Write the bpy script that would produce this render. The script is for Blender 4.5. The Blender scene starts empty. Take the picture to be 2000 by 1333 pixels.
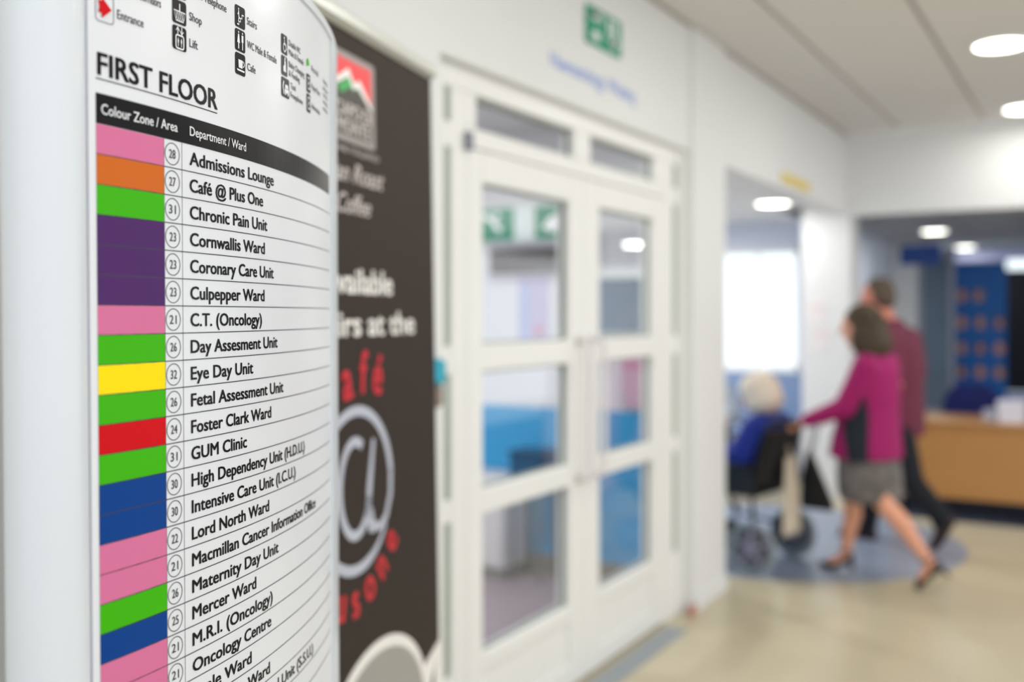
import bpy, bmesh, math, random
from mathutils import Vector, Matrix
random.seed(4)
PI = math.pi
C = bpy.context.scene.collection
S = bpy.context.scene

# ------------------------------------------------------------------ camera, world, light, exposure
EYE = 1.5
YAW = math.atan(1155 / 1944)
CA, SA = math.cos(YAW), math.sin(YAW)
cam_d = bpy.data.cameras.new('camera')
cam_d.sensor_width = 36.0
cam_d.lens = 1944 / 2000 * 36.0
cam_d.shift_y = -(666.5 - 615) / 2000
cam_d.clip_start = 0.05
cam_d.dof.use_dof = True
cam_d.dof.focus_distance = 1.03
cam_d.dof.aperture_fstop = 2.15
cam_d.dof.aperture_blades = 0
cam = bpy.data.objects.new('camera', cam_d)
C.objects.link(cam)
cam.location = (0, 0, EYE)
cam.rotation_euler = (PI / 2, 0, YAW)
S.camera = cam

S.view_settings.view_transform = 'Standard'
S.view_settings.look = 'None'
S.view_settings.gamma = 1
S.view_settings.use_curve_mapping = False
S.view_settings.exposure = 0.1
world = bpy.data.worlds.new('world')
S.world = world
world.use_nodes = True
bg = world.node_tree.nodes['Background']
bg.inputs[0].default_value = (0.90, 0.95, 1.0, 1)
bg.inputs[1].default_value = 1.55
S.cycles.max_bounces = 8
S.cycles.transparent_max_bounces = 12
S.cycles.sample_clamp_indirect = 6.0
S.cycles.blur_glossy = 0.5


def area_light(name, loc, size, watts, color=(1, 0.995, 0.975), rot=(0, 0, 0), shape='DISK', size_y=None):
    d = bpy.data.lights.new(name, 'AREA')
    d.shape = shape
    d.size = size
    if size_y:
        d.size_y = size_y
    d.energy = watts
    d.color = color
    o = bpy.data.objects.new(name, d)
    C.objects.link(o)
    o.location = loc
    o.rotation_euler = rot
    return o


CORRIDOR_LAMPS = [(-0.47, y) for y in (0.2, 2.1, 4.0, 5.89, 7.8)] + [(1.33, y) for y in (0.2, 2.1, 4.0, 5.89, 7.8)]
FAR_LAMPS = [(-1.55, 11.42), (-1.57, 14.37), (1.3, 11.4), (1.3, 14.4)]
WAIT_LAMPS = [(-2.27, 7.9), (-3.9, 8.0), (-3.9, 6.4)]  # the two deeper lamps are added, out of view, to brighten the room
CLINIC_LAMPS = [(-2.75, 3.6), (-4.4, 3.6), (-2.75, 1.2), (-4.4, 1.2)]
for (x, y) in CORRIDOR_LAMPS:
    area_light('downlight_lamp', (x, y, 2.915), 0.22, 5 if y > 7 else 9)
for (x, y) in FAR_LAMPS:
    area_light('downlight_lamp', (x, y, 2.365), 0.22, 7)
for (x, y) in WAIT_LAMPS:
    area_light('downlight_lamp', (x, y, 2.365), 0.22, 4 if x > -3 else 45)
for (x, y) in CLINIC_LAMPS:
    area_light('downlight_lamp', (x, y, 2.565), 0.22, 22)


# ------------------------------------------------------------------ materials
def lin(c):
    return tuple(((v / 255) / 12.92 if v / 255 <= 0.04045 else ((v / 255 + 0.055) / 1.055) ** 2.4) for v in c) + (1,)


MATS = {}


def mat(name, rgb, rough=0.5, metal=0.0, var=0.04, scale=8.0, coat=0.0, spec=0.5, bump=0.0, stretch=(1, 1, 1), sheen=0.0):
    if name in MATS:
        return MATS[name]
    m = bpy.data.materials.new(name)
    m.use_nodes = True
    nt = m.node_tree
    b = nt.nodes['Principled BSDF']
    b.inputs['Roughness'].default_value = rough
    b.inputs['Metallic'].default_value = metal
    b.inputs['Coat Weight'].default_value = coat
    b.inputs['Coat Roughness'].default_value = 0.12
    b.inputs['Specular IOR Level'].default_value = spec
    b.inputs['Sheen Weight'].default_value = sheen
    tc = nt.nodes.new('ShaderNodeTexCoord')
    mp = nt.nodes.new('ShaderNodeMapping')
    mp.inputs['Scale'].default_value = stretch
    nz = nt.nodes.new('ShaderNodeTexNoise')
    nz.inputs['Scale'].default_value = scale
    nz.inputs['Detail'].default_value = 4
    nt.links.new(tc.outputs['Object'], mp.inputs['Vector'])
    nt.links.new(mp.outputs['Vector'], nz.inputs['Vector'])
    mx = nt.nodes.new('ShaderNodeMix')
    mx.data_type = 'RGBA'
    c = lin(rgb)
    mx.inputs[6].default_value = tuple(max(0, v * (1 - var)) for v in c[:3]) + (1,)
    mx.inputs[7].default_value = tuple(min(1, v * (1 + var)) for v in c[:3]) + (1,)
    nt.links.new(nz.outputs['Fac'], mx.inputs[0])
    nt.links.new(mx.outputs[2], b.inputs['Base Color'])
    if bump > 0:
        bp = nt.nodes.new('ShaderNodeBump')
        bp.inputs['Strength'].default_value = bump
        bp.inputs['Distance'].default_value = 0.01
        nt.links.new(nz.outputs['Fac'], bp.inputs['Height'])
        nt.links.new(bp.outputs['Normal'], b.inputs['Normal'])
    MATS[name] = m
    return m


def emit(name, rgb, strength):
    m = bpy.data.materials.new(name)
    m.use_nodes = True
    nt = m.node_tree
    for n in list(nt.nodes):
        nt.nodes.remove(n)
    o = nt.nodes.new('ShaderNodeOutputMaterial')
    e = nt.nodes.new('ShaderNodeEmission')
    e.inputs[0].default_value = lin(rgb)
    e.inputs[1].default_value = strength
    nt.links.new(e.outputs[0], o.inputs[0])
    MATS[name] = m
    return m


def glass(name, tint=(1, 1, 1), k=0.9):
    m = bpy.data.materials.new(name)
    m.use_nodes = True
    nt = m.node_tree
    for n in list(nt.nodes):
        nt.nodes.remove(n)
    o = nt.nodes.new('ShaderNodeOutputMaterial')
    t = nt.nodes.new('ShaderNodeBsdfTransparent')
    t.inputs[0].default_value = tint + (1,)
    g = nt.nodes.new('ShaderNodeBsdfGlossy')
    g.inputs['Roughness'].default_value = 0.015
    fr = nt.nodes.new('ShaderNodeLayerWeight')
    fr.inputs['Blend'].default_value = 0.5
    pw = nt.nodes.new('ShaderNodeMath')
    pw.operation = 'POWER'
    pw.inputs[1].default_value = 4.0
    ml = nt.nodes.new('ShaderNodeMath')
    ml.operation = 'MULTIPLY_ADD'
    ml.inputs[1].default_value = k
    ml.inputs[2].default_value = 0.045
    mx = nt.nodes.new('ShaderNodeMixShader')
    nt.links.new(fr.outputs['Facing'], pw.inputs[0])
    nt.links.new(pw.outputs[0], ml.inputs[0])
    nt.links.new(ml.outputs[0], mx.inputs[0])
    nt.links.new(t.outputs[0], mx.inputs[1])
    nt.links.new(g.outputs[0], mx.inputs[2])
    nt.links.new(mx.outputs[0], o.inputs[0])
    MATS[name] = m
    return m


M_wall = mat('wall_paint', (226, 226, 225), 0.55, var=0.012, scale=2)
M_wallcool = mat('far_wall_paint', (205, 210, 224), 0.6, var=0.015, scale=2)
M_frame = mat('door_frame_paint', (234, 233, 230), 0.35, var=0.01, scale=3)
M_tile = mat('ceiling_tile', (222, 220, 217), 0.9, var=0.03, scale=60, bump=0.15)
M_grid = mat('ceiling_grid', (172, 163, 155), 0.6, var=0.02)
M_floor = mat('floor_vinyl', (192, 181, 154), 0.28, var=0.05, scale=5, spec=0.45)
M_floorblue = mat('floor_inlay_blue', (135, 146, 166), 0.3, var=0.05, scale=5)
M_carpet = mat('dark_carpet', (34, 44, 66), 0.95, var=0.15, scale=70)
M_strip = mat('threshold_grey', (150, 158, 164), 0.5, var=0.04)
M_glass = glass('door_glass', (0.95, 0.975, 0.97), 1.0)
M_dado = mat('blue_wall_paint', (60, 165, 222), 0.45, var=0.03, scale=3)
M_purple = mat('mauve_floor', (150, 134, 148), 0.5, var=0.05, scale=6)
M_skirt = mat('grey_skirting', (128, 128, 132), 0.5)
M_black = mat('black_print', (12, 8, 12), 0.24, var=0.02, spec=0.16)
M_white = mat('white_panel', (226, 228, 233), 0.26, var=0.008, scale=3, spec=0.4)
M_whiteprint = mat('white_print', (235, 235, 238), 0.3, var=0.01)
M_alu = mat('white_aluminium', (218, 223, 230), 0.32, var=0.01, coat=0.2)
M_metal = mat('brushed_metal', (190, 188, 182), 0.35, metal=0.8, var=0.05, scale=30)
M_steel = mat('satin_steel', (206, 203, 196), 0.3, metal=0.7, var=0.03)
M_lamp = emit('lamp_glow', (255, 255, 240), 9.0)
M_cols = {
    'pink': mat('zone_pink', (214, 114, 156), 0.42, var=0.01, spec=0.12),
    'orange': mat('zone_orange', (206, 104, 32), 0.42, var=0.01, spec=0.12),
    'green': mat('zone_green', (64, 178, 4), 0.42, var=0.01, spec=0.12),
    'purple': mat('zone_purple', (78, 40, 102), 0.42, var=0.01, spec=0.12),
    'yellow': mat('zone_yellow', (250, 222, 0), 0.42, var=0.01, spec=0.12),
    'red': mat('zone_red', (206, 2, 16), 0.42, var=0.01, spec=0.12),
    'blue': mat('zone_blue', (0, 62, 138), 0.42, var=0.01, spec=0.12),
}


# ------------------------------------------------------------------ mesh helpers
def chain_matrix(p):
    m = Matrix.Identity(4)
    while p is not None:
        m = p.matrix_basis @ m
        p = p.parent
    return m


def obj(name, verts, faces, m, parent=None, world=False, smooth=False):
    """one mesh object; world=True means the verts are given in world space"""
    if world and parent is not None:
        inv = chain_matrix(parent).inverted()
        verts = [inv @ Vector(v) for v in verts]
    me = bpy.data.meshes.new(name)
    me.from_pydata([tuple(v) for v in verts], [], faces)
    me.update()
    if smooth:
        for p in me.polygons:
            p.use_smooth = True
    o = bpy.data.objects.new(name, me)
    C.objects.link(o)
    if m is not None:
        me.materials.append(m)
    if parent is not None:
        o.parent = parent
    return o


def tag(o, label=None, cat=None, group=None, kind=None):
    if label:
        o['label'] = label
    if cat:
        o['category'] = cat
    if group:
        o['group'] = group
    if kind:
        o['kind'] = kind
    return o


def thing(name, label, cat, loc=(0, 0, 0), rotz=0, group=None, kind=None):
    o = bpy.data.objects.new(name, None)
    o.empty_display_size = 0.1
    C.objects.link(o)
    o.location = loc
    o.rotation_euler = (0, 0, rotz)
    tag(o, label, cat, group, kind)
    return o


class MB:
    def __init__(s):
        s.v = []
        s.f = []

    def add(s, vs, fs):
        n = len(s.v)
        s.v += [tuple(v) for v in vs]
        s.f += [tuple(i + n for i in f) for f in fs]
        return s

    def box(s, x0, x1, y0, y1, z0, z1, bev=0.0):
        if x1 < x0:
            x0, x1 = x1, x0
        if y1 < y0:
            y0, y1 = y1, y0
        b = min(bev, (x1 - x0) / 2.01, (y1 - y0) / 2.01, (z1 - z0) / 2.01)
        if b <= 0:
            vs = [(x, y, z) for z in (z0, z1) for x, y in ((x0, y0), (x1, y0), (x1, y1), (x0, y1))]
            return s.add(vs, [(3, 2, 1, 0), (4, 5, 6, 7), (0, 1, 5, 4), (1, 2, 6, 5), (2, 3, 7, 6), (3, 0, 4, 7)])
        vs = []
        for (z, i) in ((z0, b), (z0 + b, 0), (z1 - b, 0), (z1, b)):
            X0, X1, Y0, Y1 = x0 + i, x1 - i, y0 + i, y1 - i
            k = b if i == 0 else b * 0.5
            vs += [(X0 + k, Y0, z), (X1 - k, Y0, z), (X1, Y0 + k, z), (X1, Y1 - k, z),
                   (X1 - k, Y1, z), (X0 + k, Y1, z), (X0, Y1 - k, z), (X0, Y0 + k, z)]
        fs = [tuple(range(7, -1, -1)), tuple(range(24, 32))]
        for r in range(3):
            for i in range(8):
                j = (i + 1) % 8
                fs.append((r * 8 + i, r * 8 + j, r * 8 + 8 + j, r * 8 + 8 + i))
        return s.add(vs, fs)

    def tube(s, pts, r, n=10, closed=False):
        pts = [Vector(p) for p in pts]
        rs = r if isinstance(r, (list, tuple)) else [r] * len(pts)
        rings = []
        up = None
        N = len(pts)
        for i, p in enumerate(pts):
            a = pts[(i - 1) % N] if (closed or i > 0) else p
            b = pts[(i + 1) % N] if (closed or i < N - 1) else p
            d = (b - a).normalized()
            if up is None:
                up = Vector((0, 0, 1)) if abs(d.z) < 0.9 else Vector((1, 0, 0))
            u = (up - d * up.dot(d))
            if u.length < 1e-5:
                u = d.orthogonal()
            u.normalize()
            up = u
            w = d.cross(u)
            rings.append([p + (u * math.cos(2 * PI * k / n) + w * math.sin(2 * PI * k / n)) * rs[i] for k in range(n)])
        vs = [v for rg in rings for v in rg]
        fs = []
        for i in range(N if closed else N - 1):
            j = (i + 1) % N
            for k in range(n):
                l = (k + 1) % n
                fs.append((i * n + k, i * n + l, j * n + l, j * n + k))
        if not closed:
            fs.append(tuple(range(n - 1, -1, -1)))
            fs.append(tuple((N - 1) * n + k for k in range(n)))
        return s.add(vs, fs)

    def lathe(s, prof, c=(0, 0, 0), n=24, axis='z', sx=1, sy=1):
        vs = []
        for (r, h) in prof:
            for k in range(n):
                a = 2 * PI * k / n
                p = (r * math.cos(a) * sx, r * math.sin(a) * sy, h)
                if axis == 'y':
                    p = (p[0], p[2], p[1])
                if axis == 'x':
                    p = (p[2], p[0], p[1])
                vs.append((p[0] + c[0], p[1] + c[1], p[2] + c[2]))
        fs = []
        for i in range(len(prof) - 1):
            for k in range(n):
                l = (k + 1) % n
                fs.append((i * n + k, i * n + l, (i + 1) * n + l, (i + 1) * n + k))
        fs.append(tuple(range(n - 1, -1, -1)))
        fs.append(tuple((len(prof) - 1) * n + k for k in range(n)))
        return s.add(vs, fs)

    def ell(s, c, r, n=16, m=10, rot=None):
        vs = []
        R = rot or Matrix.Identity(3)
        for i in range(m + 1):
            t = PI * i / m
            for k in range(n):
                a = 2 * PI * k / n
                v = R @ Vector((r[0] * math.sin(t) * math.cos(a), r[1] * math.sin(t) * math.sin(a), r[2] * math.cos(t)))
                vs.append(v + Vector(c))
        fs = []
        for i in range(m):
            for k in range(n):
                l = (k + 1) % n
                fs.append((i * n + k, (i + 1) * n + k, (i + 1) * n + l, i * n + l))
        return s.add(vs, fs)

    def cap(s, p0, r0, p1, r1, n=12):
        """tapered capsule"""
        p0, p1 = Vector(p0), Vector(p1)
        d = (p1 - p0)
        if d.length < 1e-6:
            return s.ell(p0, (r0, r0, r0))
        d.normalize()
        pts, rs = [], []
        for k in range(4):
            a = PI / 2 * (1 - k / 4)
            pts.append(p0 - d * r0 * math.sin(a)); rs.append(max(r0 * math.cos(a), r0 * 0.05))
        pts.append(p0); rs.append(r0)
        pts.append(p1); rs.append(r1)
        for k in range(1, 5):
            a = PI / 2 * k / 4
            pts.append(p1 + d * r1 * math.sin(a)); rs.append(max(r1 * math.cos(a), r1 * 0.05))
        return s.tube(pts, rs, n)

    def loft(s, secs, n=24, p=2.0):
        """horizontal elliptical sections (f, l, z, rf, rl), bottom to top"""
        vs = []
        for (f, l, z, rf, rl) in secs:
            for k in range(n):
                a = 2 * PI * k / n
                ca, sa = math.cos(a), math.sin(a)
                q = 2 / p
                vs.append((f + rf * math.copysign(abs(ca) ** q, ca), l + rl * math.copysign(abs(sa) ** q, sa), z))
        fs = []
        for i in range(len(secs) - 1):
            for k in range(n):
                j = (k + 1) % n
                fs.append((i * n + k, i * n + j, (i + 1) * n + j, (i + 1) * n + k))
        fs.append(tuple(range(n - 1, -1, -1)))
        fs.append(tuple((len(secs) - 1) * n + k for k in range(n)))
        return s.add(vs, fs)

    def build(s, name, m, parent=None, world=False, smooth=False):
        return obj(name, s.v, s.f, m, parent, world, smooth)


def bake(o, mods):
    """apply modifiers (name, type, settings) and keep one mesh"""
    for (t, st) in mods:
        md = o.modifiers.new(t, t)
        for k, v in st.items():
            setattr(md, k, v)
    dg = bpy.context.evaluated_depsgraph_get()
    dg.update()
    me = bpy.data.meshes.new_from_object(o.evaluated_get(dg))
    old = o.data
    o.modifiers.clear()
    o.data = me
    bpy.data.meshes.remove(old)
    me.name = o.name
    for p in me.polygons:
        p.use_smooth = True
    return o


def blob(name, mb, m, parent, voxel=0.012, smooth=6):
    o = mb.build(name, m, parent)
    bake(o, [('REMESH', dict(mode='VOXEL', voxel_size=voxel)), ('SMOOTH', dict(factor=0.6, iterations=smooth))])
    if not o.data.materials:
        o.data.materials.append(m)
    return o


# ---- flat print: 2-D polygons laid on a surface through a mapping (u, v, lift) -> xyz
def text_mesh(txt, bold=0.0, shear=0.0):
    cu = bpy.data.curves.new('t', 'FONT')
    cu.body = txt
    cu.size = 1.0
    cu.offset = bold
    cu.shear = shear
    cu.resolution_u = 3
    o = bpy.data.objects.new('t', cu)
    C.objects.link(o)
    dg = bpy.context.evaluated_depsgraph_get()
    dg.update()
    me = bpy.data.meshes.new_from_object(o.evaluated_get(dg))
    vs = [(v.co.x, v.co.y) for v in me.vertices]
    fs = [tuple(p.vertices) for p in me.polygons]
    bpy.data.objects.remove(o)
    bpy.data.curves.remove(cu)
    bpy.data.meshes.remove(me)
    return vs, fs


CAP = None


def text2d(txt, u0, u1, base, cap, bold=0.0, shear=0.0):
    """text fitted between u0 and u1, capital height cap"""
    global CAP
    if CAP is None:
        vs, _ = text_mesh('H')
        CAP = max(v[1] for v in vs)
    vs, fs = text_mesh(txt, 0.0, shear)
    x0 = min(v[0] for v in vs)
    x1 = max(v[0] for v in vs)
    k = cap / CAP
    sx = (u1 - u0) / (x1 - x0) if u1 is not None else k * 0.78
    out, of = [], []
    offs = ((0, 0),) if bold <= 0 else ((-1, -0.5), (1, 0.5), (-1, 0.5), (1, -0.5))
    for (dx, dy) in offs:
        n = len(out)
        out += [(u0 + (v[0] - x0) * sx + dx * bold * k * 0.6, base + v[1] * k + dy * bold * k * 0.6, cap * 0.003 * (n // len(vs))) for v in vs]
        of += [tuple(i + n for i in f) for f in fs]
    return out, of


def rect2d(u0, u1, v0, v1, step=0.02):
    n = max(1, int(abs(u1 - u0) / step + 0.5))
    vs = []
    for i in range(n + 1):
        u = u0 + (u1 - u0) * i / n
        vs += [(u, v0), (u, v1)]
    return vs, [(2 * i, 2 * i + 2, 2 * i + 3, 2 * i + 1) for i in range(n)]


def line2d(pts, w, closed=False):
    """ribbon along a 2-D polyline; w number or list"""
    N = len(pts)
    ws = w if isinstance(w, (list, tuple)) else [w] * N
    vs = []
    for i, p in enumerate(pts):
        a = pts[(i - 1) % N] if (closed or i > 0) else p
        b = pts[(i + 1) % N] if (closed or i < N - 1) else p
        dx, dy = b[0] - a[0], b[1] - a[1]
        l = math.hypot(dx, dy) or 1
        nx, ny = -dy / l, dx / l
        vs += [(p[0] + nx * ws[i] / 2, p[1] + ny * ws[i] / 2), (p[0] - nx * ws[i] / 2, p[1] - ny * ws[i] / 2)]
    fs = []
    for i in range(N if closed else N - 1):
        j = (i + 1) % N
        fs.append((2 * i + 1, 2 * j + 1, 2 * j, 2 * i))
    return vs, fs


def circ(cx, cy, rx, ry=None, a0=0, a1=360, n=28):
    ry = ry or rx
    return [(cx + rx * math.cos(math.radians(a0 + (a1 - a0) * i / n)), cy + ry * math.sin(math.radians(a0 + (a1 - a0) * i / n))) for i in range(n + (0 if abs(a1 - a0) == 360 else 1))]


def poly2d(pts):
    return list(pts), [tuple(range(len(pts)))]


def rrect(cx, cy, w, h, r, n=4):
    out = []
    for (sx, sy, a) in ((1, 1, 0), (-1, 1, 90), (-1, -1, 180), (1, -1, 270)):
        for i in range(n + 1):
            t = math.radians(a + 90 * i / n)
            out.append((cx + sx * (w / 2 - r) + r * math.cos(t), cy + sy * (h / 2 - r) + r * math.sin(t)))
    return out


def decal(name, shapes, fmap, m, parent, lift=0.0003, world=True, maxedge=None):
    mb = MB()
    for (vs, fs) in shapes:
        # orientation: make faces counter-clockwise in (u, v)
        ff = []
        for f in fs:
            ar = 0
            for i in range(len(f)):
                a, b = vs[f[i]], vs[f[(i + 1) % len(f)]]
                ar += a[0] * b[1] - b[0] * a[1]
            ff.append(tuple(f) if ar > 0 else tuple(reversed(f)))
        mb.add([fmap(v[0], v[1], lift + (v[2] if len(v) > 2 else 0)) for v in vs], ff)
    return mb.build(name, m, parent, world=world)


# ------------------------------------------------------------------ the room shell
def struct(name, mb, m, parent=None):
    o = mb.build(name, m, parent)
    if parent is None:
        o['kind'] = 'structure'
    return o


XW = -1.79
# floor
fl = struct('floor', MB().box(-6.1, 5, -4, 15.1, -0.10, 0.0), M_floor)
ring = circ(-1.87, 6.70, 1.15, n=64)
mbx = MB()
pts = [(x, y) for (x, y) in ring]
mbx.add([(x, y, 0.0008) for x, y in pts], [tuple(range(len(pts)))])
tag(mbx.build('floor_inlay', M_floorblue, fl), 'round grey-blue inlay in the beige floor')
tag(MB().box(-1.66, 3.5, 7.83, 15.0, 0.0, 0.004).build('carpet', M_carpet, fl), 'dark navy carpet under the desk')
tag(MB().box(-6.0, -1.90, -0.5, 5.08, 0.0, 0.003).build('carpet', M_purple, fl), 'mauve floor of the clinic room')
tag(MB().box(-1.80, -1.695, 1.0, 4.49, 0.0, 0.004, 0.001).build('threshold_strip', M_strip, fl), 'grey strip along the doors')

# left wall with the door opening
w = MB()
w.box(XW - 0.16, XW, -4, 2.572, 0, 2.95)
w.box(XW - 0.16, XW, 2.572, 4.76, 2.325, 2.95)
w.box(XW - 0.16, XW + 0.02, 4.76, 5.256, 0, 2.95)
w.box(XW - 0.16, XW, 5.256, 8.29, 2.33, 2.95)
struct('wall_left', w, M_wall)
w = MB()
w.box(-1.755, 4, 8.29, 8.45, 2.30, 2.95)
w.box(-1.95, -1.755, 8.29, 8.45, 2.5, 2.95)
struct('wall_beam', w, M_wall)
tag(struct('trim_1', MB().box(-2.14, -1.755, 8.29, 8.62, 0, 2.5), M_wall), 'white square pillar behind the woman')
struct('baseboard_left', MB().box(XW, XW + 0.012, -4, 2.57, 0, 0.09, 0.003), M_wall)
struct('baseboard_pier', MB().box(XW + 0.02, XW + 0.032, 4.78, 5.26, 0, 0.07, 0.003), M_wall)
tag(struct('trim_2', MB().box(-1.772, -1.752, 4.70, 4.76, 0.002, 0.05, 0.004), mat('pink_stop', (196, 128, 112), 0.6)), 'small reddish block at the foot of the wall beside the doors')

# corridor ceiling: tiles picked out, grid between
ce = thing('ceiling', None, None, (0, 0, 2.95), kind='structure')
MB().box(XW, 4, -4, 8.29, 2.972, 3.02).build('backing', M_tile, ce, world=True)
g = MB()
xs = [XW, -1.365, -0.765, -0.165, 0.435, 1.035, 1.635, 2.235, 2.835, 3.435, 4.0]
for x in xs[1:-1]:
    g.box(x - 0.012, x + 0.012, -4, 8.29, 2.958, 2.972)
g.box(XW, XW + 0.022, -4, 8.29, 2.945, 2.972)
g.build('grid', M_grid, ce, world=True)
yt = [-3.99 + 0.6 * i for i in range(21)] + [8.288]
tile_me = {}
near = MB()
for i in range(len(xs) - 1):
    for j in range(len(yt) - 1):
        x0, x1, y0, y1 = xs[i] + 0.013, xs[i + 1] - 0.013, yt[j] + 0.0015, yt[j + 1] - 0.0015
        if i == 0:
            x0 += 0.01
        if y1 > 2.6 and i < 6 and x0 < (y1 - 1.5) * 0.75:
            o = MB().box(x0, x1, y0, y1, 2.95, 2.966, 0.002).build('ceiling_tile', M_tile, ce, world=True)
        else:
            near.box(x0, x1, y0, y1, 2.95, 2.966)
tag(near.build('ceiling_tiles', M_tile, ce, world=True), kind='stuff')

# waiting room beyond the opening
struct('ceiling_waiting', MB().box(-5, XW - 0.16, 5.24, 9.7, 2.40, 2.5), M_wall)
struct('trim_3', MB().box(XW - 0.16, XW, 5.256, 8.29, 2.322, 2.33), M_wall)
w = MB()
wx0, wx1, wz0, wz1 = -3.30, -2.50, 0.96, 2.14
w.box(-5, wx0, 9.6, 9.75, 0, 2.5)
w.box(wx1, -2.02, 9.6, 9.75, 0, 2.5)
w.box(-2.14, -2.02, 8.62, 9.6, 0, 2.5)
w.box(wx0, wx1, 9.6, 9.75, 0, wz0)
w.box(wx0, wx1, 9.6, 9.75, wz1, 2.5)
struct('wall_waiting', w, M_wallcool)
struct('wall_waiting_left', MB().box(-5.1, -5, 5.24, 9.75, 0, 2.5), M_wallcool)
win = thing('window_1', None, None, (-2.9, 9.6, wz0), kind='structure')
f = MB()
f.box(wx0, wx0 + 0.04, 9.59, 9.66, wz0, wz1, 0.004).box(wx1 - 0.04, wx1, 9.59, 9.66, wz0, wz1, 0.004)
f.box(wx0, wx1, 9.59, 9.66, wz0, wz0 + 0.045, 0.004).box(wx0, wx1, 9.59, 9.66, wz1 - 0.045, wz1, 0.004)
f.box(-2.92, -2.90, 9.60, 9.65, wz0, wz1, 0.004)
f.build('window_frame', M_frame, win, world=True)
MB().box(wx0 + 0.03, wx1 - 0.03, 9.625, 9.631, wz0 + 0.03, wz1 - 0.03).build('pane', M_glass, win, world=True)
MB().box(wx0 - 0.04, wx1 + 0.03, 9.50, 9.6, wz0 - 0.03, wz0, 0.004).build('window_sill', M_frame, win, world=True)

# far hall behind the beam
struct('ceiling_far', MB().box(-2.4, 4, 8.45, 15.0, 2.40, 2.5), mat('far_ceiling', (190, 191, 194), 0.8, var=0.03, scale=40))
gb = MB()
for x in (-1.85, -1.25, -0.65, -0.05, 0.55, 1.15):
    gb.box(x - 0.012, x + 0.012, 8.45, 14.9, 2.396, 2.40)
for k in range(9):
    gb.box(-2.3, 4, 9.1 + 0.7 * k, 9.124 + 0.7 * k, 2.396, 2.40)
struct('trim_4', gb, M_grid)
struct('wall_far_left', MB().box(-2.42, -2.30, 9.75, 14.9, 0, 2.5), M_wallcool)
w = MB()
bx0, bx1 = -2.0, 3.6
w.box(-2.3, bx0, 14.9, 15.05, 0, 2.5)
w.box(bx0, bx1, 14.9, 15.05, 2.36, 2.5)
w.box(bx0, bx1, 14.9, 15.05, 0, 0.30)
w.box(bx1, 4, 14.9, 15.05, 0, 2.5)
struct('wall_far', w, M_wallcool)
wf = thing('window_2', None, None, (0, 14.9, 0.3), kind='structure')
f = MB()
M_lilac = mat('window_frame_lilac', (196, 198, 232), 0.4, var=0.02)
f.box(bx0, bx1, 14.86, 14.92, 0.30, 0.46, 0.01).box(bx0, bx1, 14.86, 14.92, 2.24, 2.36, 0.01)
for x in (bx0, -1.28, -0.40, 0.8, 2.0, bx1 - 0.08):
    f.box(x, x + 0.07, 14.86, 14.92, 0.46, 2.24, 0.01)
f.build('window_frame', M_lilac, wf, world=True)
for (x0, x1) in ((-1.92, -1.28), (-1.21, -0.40), (-0.33, 0.8), (0.87, 2.0), (2.07, 3.52)):
    MB().box(x0, x1, 14.90, 14.906, 0.46, 2.24).build('pane', M_glass, wf, world=True)
tag(MB().box(-1.22, 3.5, 14.84, 14.852, 0.47, 2.10, 0.002).build('blackout_blind', mat('black_blind', (8, 9, 22), 0.8, var=0.1), wf, world=True), 'black roller blind drawn over the window')

# glazed screen in the far left corner (grey glass, white jamb)
scn = thing('door_3', None, None, (-2.0, 13.2, 0), kind='structure')
MB().box(-2.28, -1.99, 13.15, 13.30, 0, 2.4, 0.01).build('jamb', M_wall, scn, world=True)
f = MB()
f.box(-1.99, -1.93, 13.18, 13.24, 0, 2.3, 0.005).box(-1.62, -1.56, 13.18, 13.24, 0, 2.3, 0.005).box(-1.99, -1.56, 13.18, 13.24, 0, 0.35, 0.005).box(-1.99, -1.56, 13.18, 13.24, 2.2, 2.3, 0.005)
f.build('door_frame', mat('grey_door_frame', (150, 155, 165), 0.4), scn, world=True)
MB().box(-1.93, -1.62, 13.205, 13.215, 0.35, 2.2).build('pane', mat('grey_glass', (104, 122, 138), 0.1, var=0.25, scale=2.2, coat=0.5), scn, world=True)

# clinic room behind the glass doors
w = MB()
w.box(-6, XW - 0.16, 5.08, 5.24, 0.96, 2.62)
cl_up = struct('wall_clinic', w, mat('clinic_wall', (224, 224, 230), 0.6, var=0.012))
tag(MB().box(-6, XW - 0.16, 5.07, 5.24, 0.0, 0.96).build('blue_dado', M_dado, cl_up), 'blue painted lower half of the wall')
MB().box(-6, XW - 0.16, 5.055, 5.07, 0.0, 0.11, 0.003).build('skirting', M_skirt, cl_up)
struct('wall_clinic_left', MB().box(-6.1, -6, -0.6, 5.24, 0, 2.62), MATS['clinic_wall'])
struct('wall_clinic_back', MB().box(-6, XW - 0.16, -0.6, -0.5, 0, 2.62), MATS['clinic_wall'])
struct('ceiling_clinic', MB().box(-6, XW - 0.16, -0.6, 5.24, 2.60, 2.68), mat('clinic_ceiling', (236, 236, 236), 0.8))

# ------------------------------------------------------------------ glass doors with side and top lights
XF, XB = -1.83, -1.89
XG = -1.862


def framed_panes(root, panes, pname='pane'):
    for (y0, y1, z0, z1) in panes:
        MB().box(XG - 0.003, XG + 0.003, y0 - 0.01, y1 + 0.01, z0 - 0.01, z1 + 0.01).build(pname, M_glass, root, world=True)
        b = MB()  # grey strips stand in for the shade in the glass recess
        t = 0.006
        for (a0, a1, b0, b1) in ((y0, y0 + t, z0, z1), (y1 - t, y1, z0, z1), (y0, y1, z0, z0 + t), (y0, y1, z1 - t, z1)):
            b.box(XG - 0.008, XG + 0.012, a0, a1, b0, b1)
        b.build('recess_shade', M_recess, root, world=True)


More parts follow.
